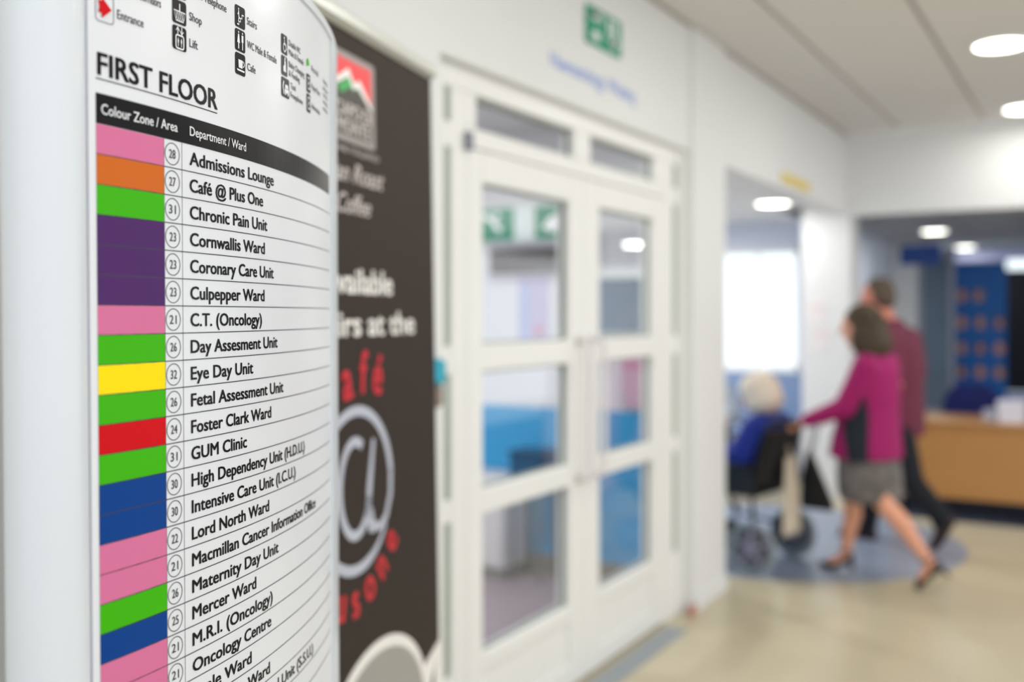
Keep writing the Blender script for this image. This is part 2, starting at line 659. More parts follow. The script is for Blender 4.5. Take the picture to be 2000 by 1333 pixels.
M_sideshade = mat('shaded_sidelight', (150, 160, 148), 0.25, var=0.05, scale=6)  # shadowed reveal behind the sidelights, painted as opaque grey-green
M_recess = mat('recess_shade_grey', (138, 144, 140), 0.6)  # shade of the pane recess put into a grey colour
fr = thing('trim_5', 'white painted frame around the double glass doors', None, (XF, 3.7, 0), kind='structure')


def member(root, y0, y1, z0, z1, name='frame_member', x0=XB, x1=XF, m=None, bev=0.004):
    return MB().box(x0, x1, y0, y1, z0, z1, bev).build(name, m or M_frame, root, world=True)


# lining of the opening
member(fr, 2.565, 2.653, 0, 2.325, 'frame_post', XB - 0.02, XF)
member(fr, 4.70, 4.76, 0, 2.325, 'frame_post', XB - 0.02, XF + 0.012)
member(fr, 2.653, 4.70, 2.245, 2.325, 'frame_rail')
member(fr, 2.694, 2.786, 0, 2.245, 'frame_post')
member(fr, 4.528, 4.643, 0, 2.245, 'frame_post')
member(fr, 2.786, 4.528, 2.066, 2.133, 'frame_rail')
member(fr, 2.786, 2.845, 2.133, 2.245, 'frame_post')
member(fr, 3.572, 3.721, 2.133, 2.245, 'frame_post')
member(fr, 4.401, 4.528, 2.133, 2.245, 'frame_post')
for (a, b) in ((2.653, 2.694), (4.643, 4.70)):
    for (z0, z1) in ((0.0, 0.318), (0.82, 0.895), (1.305, 1.397), (2.048, 2.132)):
        member(fr, a, b, z0, z1, 'frame_rail')
framed_panes(fr, [(2.845, 3.572, 2.133, 2.238), (3.721, 4.401, 2.133, 2.238)])
for (a, b) in ((2.653, 2.694), (4.643, 4.70)):
    for (z0, z1) in ((0.318, 0.82), (0.895, 1.305), (1.397, 2.048), (2.132, 2.245)):
        MB().box(XF - 0.014, XF - 0.008, a, b, z0, z1).build('pane', M_sideshade, fr, world=True)
MB().box(XF, XF + 0.02, 2.765, 2.80, 2.05, 2.11, 0.003).build('hinge', mat('hinge_grey', (128, 128, 140), 0.4, metal=0.5), fr, world=True)


def leaf(name, y0, y1, g0, g1, hy, label):
    d = thing(name, label, None, (XF, (y0 + y1) / 2, 0), kind='structure')
    member(d, y0, g0, 0.012, 2.062, 'stile')
    member(d, g1, y1, 0.012, 2.062, 'stile')
    for (z0, z1) in ((0.012, 0.10), (0.275, 0.335), (0.815, 0.90), (1.305, 1.40), (1.952, 2.062)):
        member(d, g0, g1, z0, z1, 'rail')
    MB().box(XB + 0.01, XF - 0.012, g0, g1, 0.10, 0.275, 0.002).build('kick_panel', M_frame, d, world=True)
    framed_panes(d, [(g0, g1, 0.335, 0.815), (g0, g1, 0.90, 1.305), (g0, g1, 1.40, 1.952)])
    xo = XF + 0.062
    h = MB()
    za, zb = 0.835, 1.395
    pts = [(XF, hy, za), (xo - 0.025, hy, za)]
    for i in range(1, 6):
        a = PI / 2 * i / 5
        pts.append((xo - 0.025 + 0.025 * math.sin(a), hy, za + 0.025 * (1 - math.cos(a))))
    for i in range(6):
        a = PI / 2 * i / 5
        pts.append((xo - 0.025 + 0.025 * math.cos(a), hy, zb - 0.025 + 0.025 * math.sin(a)))
    pts.append((XF, hy, zb))
    h.tube(pts, 0.011, 10)
    hh = h.build('handle', mat('handle_white', (226, 220, 224), 0.3), d, world=True, smooth=True)
    q = MB()
    for z in (za, zb):
        q.lathe([(0.021, 0), (0.021, 0.006), (0.014, 0.009)], (XF, hy, z), 20, 'x')
    q.build('rose', M_steel, hh, world=True)
    return d


leaf('door_1', 2.790, 3.655, 2.885, 3.532, 3.60, 'near leaf of the double glass doors, its hinges beside the banner')
leaf('door_2', 3.660, 4.524, 3.806, 4.385, 3.725, 'far leaf of the double glass doors, beside the white pier')


# ------------------------------------------------------------------ lamps in the ceilings
def downlight(x, y, z, label, group):
    t = thing('ceiling_light', label, 'ceiling light', (x, y, z), 0, group)
    MB().lathe([(0.155, 0.0), (0.155, -0.008), (0.14, -0.016), (0.128, -0.016), (0.128, -0.004), (0.128, 0.0)], n=40).build('bezel', M_whiteprint, t, smooth=False)
    MB().lathe([(0.127, -0.002), (0.127, -0.012), (0.10, -0.018)], n=40).build('diffuser', M_lamp, t)
    return t


for i, (x, y) in enumerate(CORRIDOR_LAMPS):
    if (x, y) == (-0.47, 5.89):
        lb = 'round recessed downlight in the corridor ceiling, the nearer one at the top right'
    elif (x, y) == (-0.47, 7.8):
        lb = 'round recessed downlight in the corridor ceiling, just in front of the beam'
    else:
        lb = 'round recessed downlight in the corridor ceiling outside the picture'
    downlight(x, y, 2.949, lb, 'downlights in the corridor ceiling')
for i, (x, y) in enumerate(FAR_LAMPS):
    lb = ['round downlight beyond the beam, the nearer and larger of the two', 'round downlight beyond the beam, the lower one above the black blind'][i] if i < 2 else 'round downlight of the far hall outside the picture'
    downlight(x, y, 2.399, lb, 'downlights in the far hall')
for i, (x, y) in enumerate(WAIT_LAMPS):
    downlight(x, y, 2.399, ['round downlight in the waiting room ceiling above the white-haired person', 'added downlight deep in the waiting room, out of view, to brighten it', 'added unseen downlight near the clinic wall, to brighten the waiting room'][i], 'downlights in the waiting room')
for (x, y) in CLINIC_LAMPS:
    downlight(x, y, 2.599, 'round downlight in the room behind the glass doors', 'downlights in the room behind the doors')


# ------------------------------------------------------------------ the curved directory sign
D = 0.85
RS = 1.25 * D
CX, CZ = -1.5425 * D, 1.546 * D
SL, SR = -0.4788, 0.0449
ROW0, ROWH = 1.6635, 0.02587


def sgn(s, z, off=0.0):
    t = s / RS
    X = CX + (RS + off) * math.cos(t)
    Z = CZ + (RS + off) * math.sin(t) - 0.02 * (z - 1.5)
    return (X * CA - Z * SA, X * SA + Z * CA, z)


bp = sgn(-0.17, 0.0)
sign = thing('directory_sign', 'tall curved white hospital directory board with coloured zones and ward names', 'sign', (bp[0], bp[1], 0))


def curved_slab(mb, s0, s1, z0, z1, o0, o1, n=40, nz=1):
    vs = []
    for i in range(n + 1):
        s = s0 + (s1 - s0) * i / n
        for (z, o) in ((z0, o0), (z1, o0), (z1, o1), (z0, o1)):
            vs.append(sgn(s, z, o))
    fs = []
    for i in range(n):
        for k in range(4):
            l = (k + 1) % 4
            fs.append((4 * i + k, 4 * i + l, 4 * i + 4 + l, 4 * i + 4 + k))
    fs.append((0, 1, 2, 3)[::-1])
    fs.append(tuple(4 * n + k for k in range(4)))
    return mb.add(vs, fs)


ZT = 1.889
panel = curved_slab(MB(), -0.486, 0.20, 0.06, ZT - 0.004, -0.012, 0.0, 96).build('panel', M_white, sign, world=True, smooth=False)
for p in panel.data.polygons:
    p.use_smooth = len(p.vertices) == 4 and abs(p.normal.z) < 0.5
panel.data.set_sharp_from_angle(angle=math.radians(35))
tr = MB()
curved_slab(tr, 0.062, 0.215, 0.05, ZT, -0.016, 0.0025, 20)
tr.build('edge_trim', M_alu, sign, world=True)
curved_slab(MB(), -0.486, 0.215, ZT - 0.010, ZT, -0.016, 0.003, 80).build('top_trim', M_alu, sign, world=True)
curved_slab(MB(), -0.486, 0.215, 0.05, 0.062, -0.016, 0.003, 80).build('bottom_trim', M_alu, sign, world=True)
# posts: camera-frame centre (X, Z)


def post(X, Z, r, name, z1):
    mb = MB()
    vs = []
    n = 40
    zs = [0.012, 0.4, 0.8, 1.2, 1.6, z1]
    for z in zs:
        for k in range(n):
            a = 2 * PI * k / n
            x, zz = X + r * math.cos(a), Z + r * math.sin(a) - 0.02 * (z - 1.5)
            vs.append((x * CA - zz * SA, x * SA + zz * CA, z))
    fs = []
    for i in range(len(zs) - 1):
        for k in range(n):
            l = (k + 1) % n
            fs.append((i * n + k, i * n + l, (i + 1) * n + l, (i + 1) * n + k))
    fs.append(tuple(range(n - 1, -1, -1)))
    fs.append(tuple((len(zs) - 1) * n + k for k in range(n)))
    o = mb.add(vs, fs).build(name, M_alu, sign, world=True, smooth=True)
    o.data.set_sharp_from_angle(angle=math.radians(40))
    return o


post(-0.3905, 0.833, 0.0325, 'post', 1.93)
pe = (CX + (RS - 0.02) * math.cos(0.235 / RS), CZ + (RS - 0.02) * math.sin(0.235 / RS))
post(pe[0] - 0.022, pe[1], 0.026, 'post', 1.88)
mb = MB()
curved_slab(mb, -0.52, 0.26, 0.0, 0.012, -0.14, 0.09, 40)
mb.build('base_plate', M_metal, sign, world=True)


def sdecal(name, shapes, m, lift=0.0004, parent=None):
    return decal(name, shapes, sgn, m, parent or sign, lift)


# header bar, rows
bar = sdecal('header_bar', [rect2d(SL, SR, ROW0, 1.6896)], M_black, 0.0003)
sdecal('lettering', [text2d('Colour Zone / Area', -0.4734, -0.3802, 1.6722, 0.0088, 0.012)], M_whiteprint, 0.0007, bar)
sdecal('lettering', [text2d('Department / Ward', -0.3622, -0.2636, 1.6722, 0.0088, 0.012)], M_whiteprint, 0.0007, bar)
ff = sdecal('heading', [text2d('FIRST FLOOR', -0.4765, -0.3174, 1.7055, 0.0187, 0.04)], M_black)
sdecal('underline', [rect2d(SL, -0.3174, 1.7013, 1.7023)], M_black, 0.0004, ff)

ROWS = [
    ('pink', '28', 'Admissions Lounge', -0.1985), ('orange', '27', 'Café @ Plus One', -0.2257),
    ('green', '31', 'Chronic Pain Unit', -0.2157), ('purple', '23', 'Cornwallis Ward', -0.222),
    ('purple', '23', 'Coronary Care Unit', -0.1999), ('purple', '23', 'Culpepper Ward', -0.2233),
    ('pink', '21', 'C.T. (Oncology)', -0.2300), ('green', '26', 'Day Assesment Unit', -0.1902),
    ('yellow', '32', 'Eye Day Unit', -0.2504), ('green', '26', 'Fetal Assessment Unit', -0.1742),
    ('red', '24', 'Foster Clark Ward', -0.2079), ('green', '31', 'GUM Clinic', -0.2647),
    ('blue', '30', 'High Dependency Unit (H.D.U.)', -0.1029), ('blue', '30', 'Intensive Care Unit (I.C.U.)', -0.1369),
    ('pink', '22', 'Lord North Ward', -0.2144), ('pink', '21', 'Macmillan Cancer Information Office', -0.0549),
    ('green', '26', 'Maternity Day Unit', -0.1902), ('blue', '25', 'Mercer Ward', -0.2459),
    ('pink', '21', 'M.R.I. (Oncology)', -0.2066), ('pink', '21', 'Oncology Centre', -0.2105),
    ('blue', '30', 'Peale Ward', -0.2571), ('blue', '30', 'Pye Oliver Ward', -0.2144),
    ('green', '31', 'Short Stay Surgical Unit (S.S.U.)', -0.0698), ('pink', '22', None, None),
]
M_line = mat('line_print', (34, 26, 38), 0.3, var=0.02)
for k, (col, num, txt, s1) in enumerate(ROWS):
    z1 = ROW0 - k * ROWH
    z0 = z1 - ROWH
    sdecal('colour_cell', [rect2d(SL, -0.3990, z0 + 0.0004, z1 - 0.0004)], M_cols[col])
    if txt is None:
        continue
    zc = (z0 + z1) / 2
    mc = sdecal('number_mark', [line2d(circ(-0.3873, zc, 0.0099, 0.0101, n=40), 0.0008, True)], M_line)
    dg2 = 0.0044
    sdecal('numeral', [text2d(num, -0.3873 - dg2 - (0.0008 if num[1] == '1' else 0), -0.3873 + dg2, zc - 0.0041, 0.0082, 0.013)], M_line, 0.0004, mc)
    sdecal('lettering', [text2d(txt, -0.3622, s1, z1 - 0.0194, 0.0123, 0.042)], M_black)
for k in range(1, 25):
    z = ROW0 - k * ROWH
    sdecal('rule', [rect2d(SL, SR, z - 0.00048, z + 0.00048)], M_line, 0.0004)
zb = ROW0 - 24 * ROWH
sdecal('rule', [rect2d(-0.3990, -0.3984, zb, ROW0)], M_line)
sdecal('rule', [rect2d(-0.3739, -0.3734, zb, ROW0)], M_line)


# pictograms; symbols drawn in a unit box -1..1
def pict(s0, zc, w, h, symbol, frame=False):
    sc = s0 + w / 2
    if frame:
        o = sdecal('pictogram', [line2d(rrect(sc, zc, w, h, 0.0035), 0.0007, True)], M_line, 0.0004)
    else:
        o = sdecal('pictogram', [poly2d(rrect(sc, zc, w, h, 0.0028))], M_black, 0.0004)
    shp = []
    for (vs, fs) in symbol:
        shp.append(([(sc + v[0] * w / 2, zc + v[1] * h / 2) for v in vs], fs))
    sdecal('symbol', shp, MATS['zone_red'] if frame else M_whiteprint, 0.0008, o)
    return o


def P(*p):
    return poly2d(p)


man = [poly2d(circ(0, 0.72, 0.10, n=12)), P((-.18, .55), (.18, .55), (.18, -.1), (.08, -.1), (.08, -.8), (-.08, -.8), (-.08, -.1), (-.18, -.1))]
wom = [poly2d(circ(0, 0.72, 0.10, n=12)), P((-.12, .55), (.12, .55), (.26, -.25), (.10, -.25), (.10, -.8), (-.10, -.8), (-.10, -.25), (-.26, -.25))]


def mv(sh, dx, dy=0, k=1):
    return [([(v[0] * k + dx, v[1] * k + dy) for v in vs], fs) for vs, fs in sh]


basket = [line2d([(-.8, .05), (.8, .05), (.5, -.75), (-.5, -.75)], .10, True), line2d([(0, .7), (0, .0)], .13)]
basket += [line2d([(-.55 + .28 * i, .0), (-.3 + .28 * i, -.7)], .05) for i in range(4)] + [line2d([(.55 - .28 * i, .0), (.3 - .28 * i, -.7)], .05) for i in range(4)]
lift = [line2d(rrect(0, -.32, 1.1, 1.1, .2), .13, True), line2d([(-.28, .32), (-.28, .9)], .10), line2d([(-.5, .6), (-.28, .92), (-.06, .6)], .10),
        line2d([(.28, .95), (.28, .34)], .10), line2d([(.06, .62), (.28, .32), (.5, .62)], .10)] + mv(man, -.22, -.35, .45) + mv(man, .22, -.35, .45)
stairs = [line2d([(-.65, -.75), (-.3, -.75), (-.3, -.45), (0, -.45), (0, -.1), (.3, -.1), (.3, .25), (.65, .25)], .12), poly2d(circ(-.35, .68, .1, n=10)),
          line2d([(-.35, .55), (-.32, 0), (-.1, -.2)], .16), line2d([(-.33, .4), (-.55, .15)], .1), line2d([(-.3, 0), (-.4, -.5)], .12)]
wc = mv(wom, -.38) + mv(man, .38)
cafe = [P((-.45, .4), (.42, .4), (.36, -.35), (-.38, -.35)), line2d(circ(.48, .08, .22, .24, -90, 90, 10), .11), P((-.75, -.5), (.8, -.5), (.7, -.66), (-.62, -.66))]
wheel = [line2d(circ(0, -.3, .42, n=20), .13, True), poly2d(circ(-.1, .65, .14, n=10)), line2d([(-.08, .45), (-.02, 0), (.35, 0), (.5, -.5)], .18)]
baby = [P((-.1, .7), (.3, .45), (.45, -.6), (-.4, -.6), (-.45, -.1), (-.15, .1)), poly2d(circ(.1, .75, .15, n=10))]
taxi = [line2d([(-.5, .6), (-.68, 0), (-.4, -.7)], .2), P((-.1, .35), (.55, .35), (.7, -.05), (-.2, -.05)), P((-.25, -.1), (.78, -.1), (.78, -.5), (-.25, -.5)), poly2d(circ(-.02, -.6, .14, n=10)), poly2d(circ(.58, -.6, .14, n=10))]
arrow = [P((-.75, .45), (-.35, .45), (-.35, .75), (.75, -.02), (-.35, -.75), (-.35, -.4), (-.75, -.4), (-.6, 0))]
box_ = [line2d(rrect(0, 0, 1.1, 1.2, .2), .15, True), line2d([(-.3, -.2), (.3, .2)], .15)]

H1, H2, H3, H4 = 1.7620, 1.7865, 1.8110, 1.8355
W = 0.0225
pict(-0.4783, H1 + 0.0015, 0.0195, 0.0245, arrow, True)
pict(-0.3862, H1 - 0.0008, 0.0202, W, lift)
pict(-0.3862, H2 - 0.0008, 0.0202, W, basket)
pict(-0.3862, H3 - 0.0008, 0.0202, W, taxi[:1])
pict(-0.2840, H1 - 0.0008, 0.0205, W, cafe)
pict(-0.2840, H2 - 0.0008, 0.0205, W, wc)
pict(-0.2840, H3 - 0.0008, 0.0205, W, stairs)
pict(-0.1757, H1 - 0.0008, 0.0240, W, taxi)
pict(-0.1757, H2 - 0.0008, 0.0185, W, baby)
pict(-0.1757, H3 - 0.0008, 0.0185, W, wheel)
pict(-0.0881, H1 - 0.0008, 0.0170, W, box_)
pict(-0.0881, H2 - 0.0008, 0.0170, W, box_)
sdecal('pictogram', [P((-.088, H3 - .006), (-.075, H3 - .002), (-.080, H3 + .006), (-.088, H3 + .002))], MATS['zone_green'])
L = lambda t, a, b, z, c=0.0078: sdecal('lettering', [text2d(t, a, b, z, c, 0.016)], M_line)
L('Entrance', -0.4548, -0.4238, 1.7585)
L('Hospital Corridors', -0.4548, -0.4014, 1.7825)
L('Lift', -0.3614, -0.3488, 1.7572)
L('Shop', -0.3614, -0.3423, 1.7826)
L('Public Telephone', -0.3614, -0.2999, 1.8073)
L('Cafe', -0.2593, -0.2413, 1.7588)
L('WC Male & Female', -0.2593, -0.1888, 1.7825)
L('Stairs', -0.2593, -0.2378, 1.8070)
L('Disable WC', -0.1522, -0.112, 1.8130, 0.0068)
L('Male & Female', -0.1522, -0.100, 1.8025, 0.0068)
L('Baby Changing', -0.1522, -0.097, 1.7885, 0.0068)
L('& Feeding', -0.1522, -0.115, 1.7780, 0.0068)
L('Taxi', -0.1472, -0.130, 1.7645, 0.0068)
L('Freephone', -0.1472, -0.104, 1.7540, 0.0068)
L('First Aid', -0.0649, -0.030, 1.8050, 0.0068)
L('Prayer Room', -0.0649, -0.020, 1.7825, 0.0068)
L('Information', -0.0649, -0.020, 1.7580, 0.0068)
for i, z in enumerate((1.806, 1.797, 1.788, 1.779, 1.770)):
    L(('Ground floor', 'entrance and', 'main lifts', 'to all wards', 'and clinics')[i], 0.000, 0.036, z, 0.0055)

# ------------------------------------------------------------------ roll-up coffee banner
BT = math.radians(103.0)
ban = thing('rollup_banner', 'dark brown roll-up banner advertising coffee, between directory sign and glass doors', 'banner', (-1.228, 1.225, 0), BT)
M_ban = mat('banner_brown', (52, 43, 38), 0.6, var=0.03, scale=3, spec=0.2)


def bm(x, z, off=0.0):
    return (x, -off + 0.0167 * z, z)


BWID = 0.85


def bdecal(name, shapes, m, lift=0.001, parent=None):
    return decal(name, shapes, bm, m, parent or ban, lift, world=False)


def lean_box(x0, x1, z0, z1, o0, o1):
    vs = [bm(x, z, o) for (x, z, o) in ((x0, z0, o0), (x1, z0, o0), (x1, z1, o0), (x0, z1, o0), (x0, z0, o1), (x1, z0, o1), (x1, z1, o1), (x0, z1, o1))]
    return MB().add(vs, [(0, 1, 2, 3), (7, 6, 5, 4), (1, 0, 4, 5), (2, 1, 5, 6), (3, 2, 6, 7), (0, 3, 7, 4)])


sheet = lean_box(0, BWID, 0.09, 2.09, -0.0015, 0.0).build('banner_sheet', M_ban, ban)
MB().box(-0.01, BWID + 0.012, 0.018, 0.058, 2.088, 2.128, 0.012).build('top_rail', mat('rail_silver', (196, 197, 188), 0.3, metal=0.25), ban)
MB().box(-0.02, BWID + 0.02, -0.07, 0.07, 0.0, 0.09, 0.02).build('base_case', M_steel, ban)
mbp = MB().tube([(BWID / 2, 0.03, 0.09), (BWID / 2, 0.06, 2.10)], 0.008, 8)
mbp.build('pole', M_steel, ban)
M_bred = mat('banner_red', (206, 32, 48), 0.4, var=0.01)
M_blogo = mat('banner_logo_red', (232, 56, 62), 0.4, var=0.01)
M_bgrn = mat('banner_green', (40, 164, 76), 0.4, var=0.01)
M_bgry = mat('banner_grey', (198, 188, 184), 0.4, var=0.02)
M_bsil = mat('banner_silver', (188, 192, 206), 0.4, var=0.10, scale=10)
M_bwht = mat('banner_white', (238, 235, 230), 0.4, var=0.02)
lg = bdecal('logo', [poly2d(rrect(0.418, 1.951, 0.206, 0.186, 0.01))], mat('logo_frame', (150, 140, 138), 0.4), 0.0010)
bdecal('logo_field', [P((0.333, 2.030), (0.503, 2.030), (0.503, 1.955), (0.455, 1.985), (0.408, 1.992), (0.385, 2.004), (0.333, 1.975))], M_blogo, 0.0016, lg)
bdecal('logo_base', [P((0.333, 1.985), (0.395, 2.000), (0.503, 1.955), (0.503, 1.872), (0.333, 1.872))], mat('logo_dark', (54, 50, 42), 0.4), 0.0014, lg)
bdecal('logo_peaks', [P((0.345, 1.968), (0.362, 1.955), (0.405, 1.975), (0.425, 1.965), (0.400, 1.995))], M_bgrn, 0.0020, lg)
bdecal('logo_peaks', [line2d([(0.333, 1.972), (0.395, 2.004), (0.418, 1.978), (0.442, 1.988), (0.503, 1.945)], [0.010, 0.018, 0.014, 0.02, 0.008])], M_bwht, 0.0022, lg)
bdecal('lettering', [text2d('CAPO\u00b7DI', 0.338, 0.498, 1.911, 0.028, 0.04)], M_bgry, 0.0018, lg)
bdecal('lettering', [text2d('MONTE', 0.345, 0.490, 1.877, 0.028, 0.04)], M_bgry, 0.0018, lg)
bdecal('lettering', [text2d('PASSIONE ITALIANO', 0.255, 0.537, 1.836, 0.012, 0.01)], M_bgry)
bdecal('lettering', [text2d('Italian Roast', 0.245, 0.560, 1.776, 0.040, 0.022, 0.35)], M_bgry)
bdecal('lettering', [text2d('Coffee', 0.338, 0.492, 1.711, 0.040, 0.022, 0.35)], M_bgry)
bdecal('lettering', [text2d('Now available', 0.090, 0.597, 1.545, 0.050, 0.05)], M_bwht)
bdecal('lettering', [text2d('upstairs at the', 0.110, 0.719, 1.456, 0.050, 0.05)], M_bwht)


def placed(txt, spots, cap, m):
    for ch, (x, z, rot, k) in zip(txt, spots):
        if ch == ' ':
            continue
        vs, fs = text2d(ch, 0, None, 0, cap * k, 0.045)
        w_ = max(v[0] for v in vs)
        ca, sa = math.cos(math.radians(rot)), math.sin(math.radians(rot))
        bdecal('letter', [([(x + (v[0] - w_ / 2) * ca - v[1] * sa, z + (v[0] - w_ / 2) * sa + v[1] * ca, v[2]) for v in vs], fs)], m)


placed('Café', [(0.290, 1.300, 22, 1), (0.378, 1.327, 10, 1), (0.445, 1.334, -4, 1), (0.510, 1.328, -12, 1)], 0.088, M_bred)
placed('plus one', [(0.200, 0.955, -40, 1), (0.255, 0.912, -28, 1), (0.325, 0.883, -12, 1), (0.398, 0.874, 6, 1), (0, 0, 0, 0.01), (0.474, 0.894, 26, 1), (0.540, 0.928, 40, 1), (0.597, 0.978, 52, 1)], 0.076, M_bred)
rc = (0.408, 1.134)
arcpts = circ(rc[0], rc[1], 0.168, 0.166, -330, -28, 60)
arcpts = circ(rc[0], rc[1], 0.168, 0.166, 395 - 60, 30, 60)
op = [(rc[0] + 0.168 * math.cos(math.radians(a)), rc[1] + 0.165 * math.sin(math.radians(a))) for a in range(-58, -58 + 0, 1)]
ang = list(range(-36, -361, -6))
outer = [(rc[0] + 0.168 * math.cos(math.radians(a)), rc[1] + 0.165 * math.sin(math.radians(a))) for a in range(-35, -356, -5)]
# outer ring ends at lower right, then closes into the tail of the a
ring1 = line2d(outer, [0.009 + 0.013 * min(1, i / 8) for i in range(len(outer))])
tail = [(rc[0] + 0.168 * math.cos(math.radians(a)), rc[1] + 0.165 * math.sin(math.radians(a))) for a in range(10, -45, -5)]
tail2 = [(rc[0] + 0.168, rc[1] + 0.02), (rc[0] + 0.164, rc[1] - 0.035), (rc[0] + 0.140, rc[1] - 0.080), (rc[0] + 0.105, rc[1] - 0.098), (rc[0] + 0.075, rc[1] - 0.085), (rc[0] + 0.062, rc[1] - 0.05)]
bowl = [(rc[0] + 0.005 + 0.068 * math.cos(math.radians(a)) - 0.012, rc[1] + 0.004 + 0.098 * math.sin(math.radians(a))) for a in range(60, 331, 10)]
stem = [(rc[0] + 0.082, rc[1] + 0.098), (rc[0] + 0.060, rc[1] + 0.0), (rc[0] + 0.050, rc[1] - 0.06), (rc[0] + 0.062, rc[1] - 0.094), (rc[0] + 0.085, rc[1] - 0.098)]
bdecal('at_symbol', [ring1, line2d(tail2, 0.019), line2d(bowl + [(rc[0] + 0.055, rc[1] - 0.02)], 0.021), line2d(stem, [0.014, 0.024, 0.024, 0.018, 0.014])], M_bsil)
# printed cup at the foot of the banner
M_cup = mat('cup_grey', (158, 156, 150), 0.4, var=0.04)
cup = bdecal('cup_print', [poly2d(circ(0.50, 0.585, 0.265, 0.208, n=48))], M_bwht, 0.0010)
bdecal('cup_inside', [poly2d(circ(0.503, 0.574, 0.245, 0.192, n=48))], M_cup, 0.0014, cup)
bdecal('coffee', [poly2d(circ(0.52, 0.53, 0.155, 0.125, n=48))], mat('coffee_print', (92, 64, 52), 0.4), 0.0018, cup)
bdecal('cup_side', [P((0.235, 0.585), (0.765, 0.585), (0.70, 0.33), (0.60, 0.22), (0.40, 0.22), (0.30, 0.33))], M_bwht, 0.0007, cup)
bdecal('handle_print', [line2d([(0.70, 0.60), (0.77, 0.625), (0.845, 0.672), (0.845, 0.62), (0.80, 0.48), (0.70, 0.38)], [0.06, 0.07, 0.03, 0.05, 0.05, 0.05])], M_bwht, 0.0009, cup)

# ------------------------------------------------------------------ things on the walls


def wall_map(xw):
    return lambda y, z, off: (xw + off, y, z)


ex = thing('exit_sign', 'green and white emergency exit sign with pictograms high above the glass doors', 'sign', (XW, 3.75, 2.67))
MB().box(XW, XW + 0.012, 3.585, 3.912, 2.600, 2.752, 0.002).build('board', mat('exit_green', (0, 148, 112), 0.4, var=0.02), ex, world=True)
wm = wall_map(XW + 0.012)
decal('pictogram', [line2d([(3.625, 2.72), (3.70, 2.73), (3.72, 2.70)], 0.02), P((3.63, 2.62), (3.70, 2.62), (3.70, 2.655), (3.63, 2.655)), P((3.62, 2.70), (3.69, 2.70), (3.69, 2.735), (3.62, 2.735))], wm, M_whiteprint, ex, 0.0008)
decal('arrow', [line2d([(3.835, 2.735), (3.835, 2.63)], 0.034), P((3.78, 2.66), (3.835, 2.61), (3.89, 2.66)), P((3.775, 2.735), (3.80, 2.735), (3.80, 2.67), (3.775, 2.67))], wm, M_whiteprint, ex, 0.0008)
wl = thing('wall_lettering', 'pale blue lettering on the white wall above the glass doors', 'lettering', (XW, 3.69, 2.46))
decal('lettering', [text2d('Haematology Waiting', 3.296, 4.082, 2.440, 0.058, 0.03)], wall_map(XW), mat('letter_blue', (146, 168, 228), 0.5), wl, 0.001)
yl = thing('door_plaque', 'small yellow plaque on the white header over the waiting room opening', 'sign', (XW, 6.78, 2.40))
MB().box(XW, XW + 0.008, 6.42, 7.13, 2.362, 2.425, 0.002).build('plate', mat('plaque_yellow', (226, 200, 92), 0.5), yl, world=True)

ds = thing('hand_gel_dispenser', 'turquoise and brown wall dispenser at the right edge of the coffee banner', 'dispenser', (XW, 2.51, 1.3))
MB().box(XW, XW + 0.055, 2.44, 2.535, 1.285, 1.365, 0.012).build('cover', mat('teal_plastic', (0, 160, 184), 0.35), ds, world=True)
MB().box(XW, XW + 0.045, 2.445, 2.528, 1.215, 1.287, 0.008).build('bottle', mat('brown_plastic', (130, 112, 100), 0.4), ds, world=True)
MB().lathe([(0.012, 0), (0.010, -0.02)], (XW + 0.03, 2.485, 1.215), 12).build('nozzle', M_steel, ds, world=True)

# notices on the pillar
for i, (x, z) in enumerate(((-2.02, 1.52), (-1.99, 1.30))):
    n_ = thing('notice', ['pale paper notice on the white pillar, the upper one', 'pale paper notice on the white pillar, the lower one'][i], 'notice', (x, 8.29, z), 0, 'paper notices on the pillar')
    MB().box(x - 0.07, x + 0.07, 8.286, 8.289, z - 0.09, z + 0.09).build('sheet', mat('notice_paper', (234, 226, 225), 0.7), n_, world=True)
    MB().box(x - 0.05, x + 0.05, 8.2845, 8.286, z + 0.02, z + 0.06).build('print', mat('notice_print', (228, 210, 211), 0.7), n_, world=True)

# clinic room contents
ym = 4.72


def xzmap(y):
    return lambda x, z, off: (x, y - off, z)


g = thing('hanging_exit_sign', 'large green and white hanging exit sign seen through the near glass door', 'sign', (-2.85, ym, 2.60))
MB().box(-3.08, -2.50, ym, ym + 0.02, 1.90, 2.10, 0.003).build('board', mat('sign_pale', (206, 214, 216), 0.5), g, world=True)
decal('panel_green', [rect2d(-3.06, -2.79, 1.91, 2.09), rect2d(-2.66, -2.51, 1.91, 2.09)], xzmap(ym), mat('exit_green_dark', (30, 128, 100), 0.5), g, 0.001)
decal('pictogram', [line2d([(-3.02, 2.06), (-2.93, 2.03), (-2.88, 1.96)], 0.03), P((-2.62, 1.97), (-2.55, 2.04), (-2.51, 2.04), (-2.51, 1.95), (-2.56, 1.95)), poly2d(circ(-2.90, 2.05, 0.018, n=12))], xzmap(ym), M_whiteprint, g, 0.002)
for x in (-3.0, -2.58):
    MB().tube([(x, ym + 0.01, 2.10), (x, ym + 0.01, 2.60)], 0.003, 6).build('wire', M_steel, g, world=True)
g = thing('dark_name_sign', 'dark brown sign with white letters seen through the near glass door', 'sign', (-2.85, 5.07, 1.82))
MB().box(-3.16, -2.68, 5.06, 5.08, 1.745, 1.885, 0.003).build('board', mat('sign_brown', (92, 74, 72), 0.5), g, world=True)
g = thing('poster', 'lavender poster on the white wall behind the near glass door', 'poster', (-2.86, 5.08, 1.5))
MB().box(-2.97, -2.77, 5.072, 5.08, 1.31, 1.72).build('sheet', mat('poster_lavender', (192, 182, 214), 0.6, var=0.12, scale=9), g, world=True)
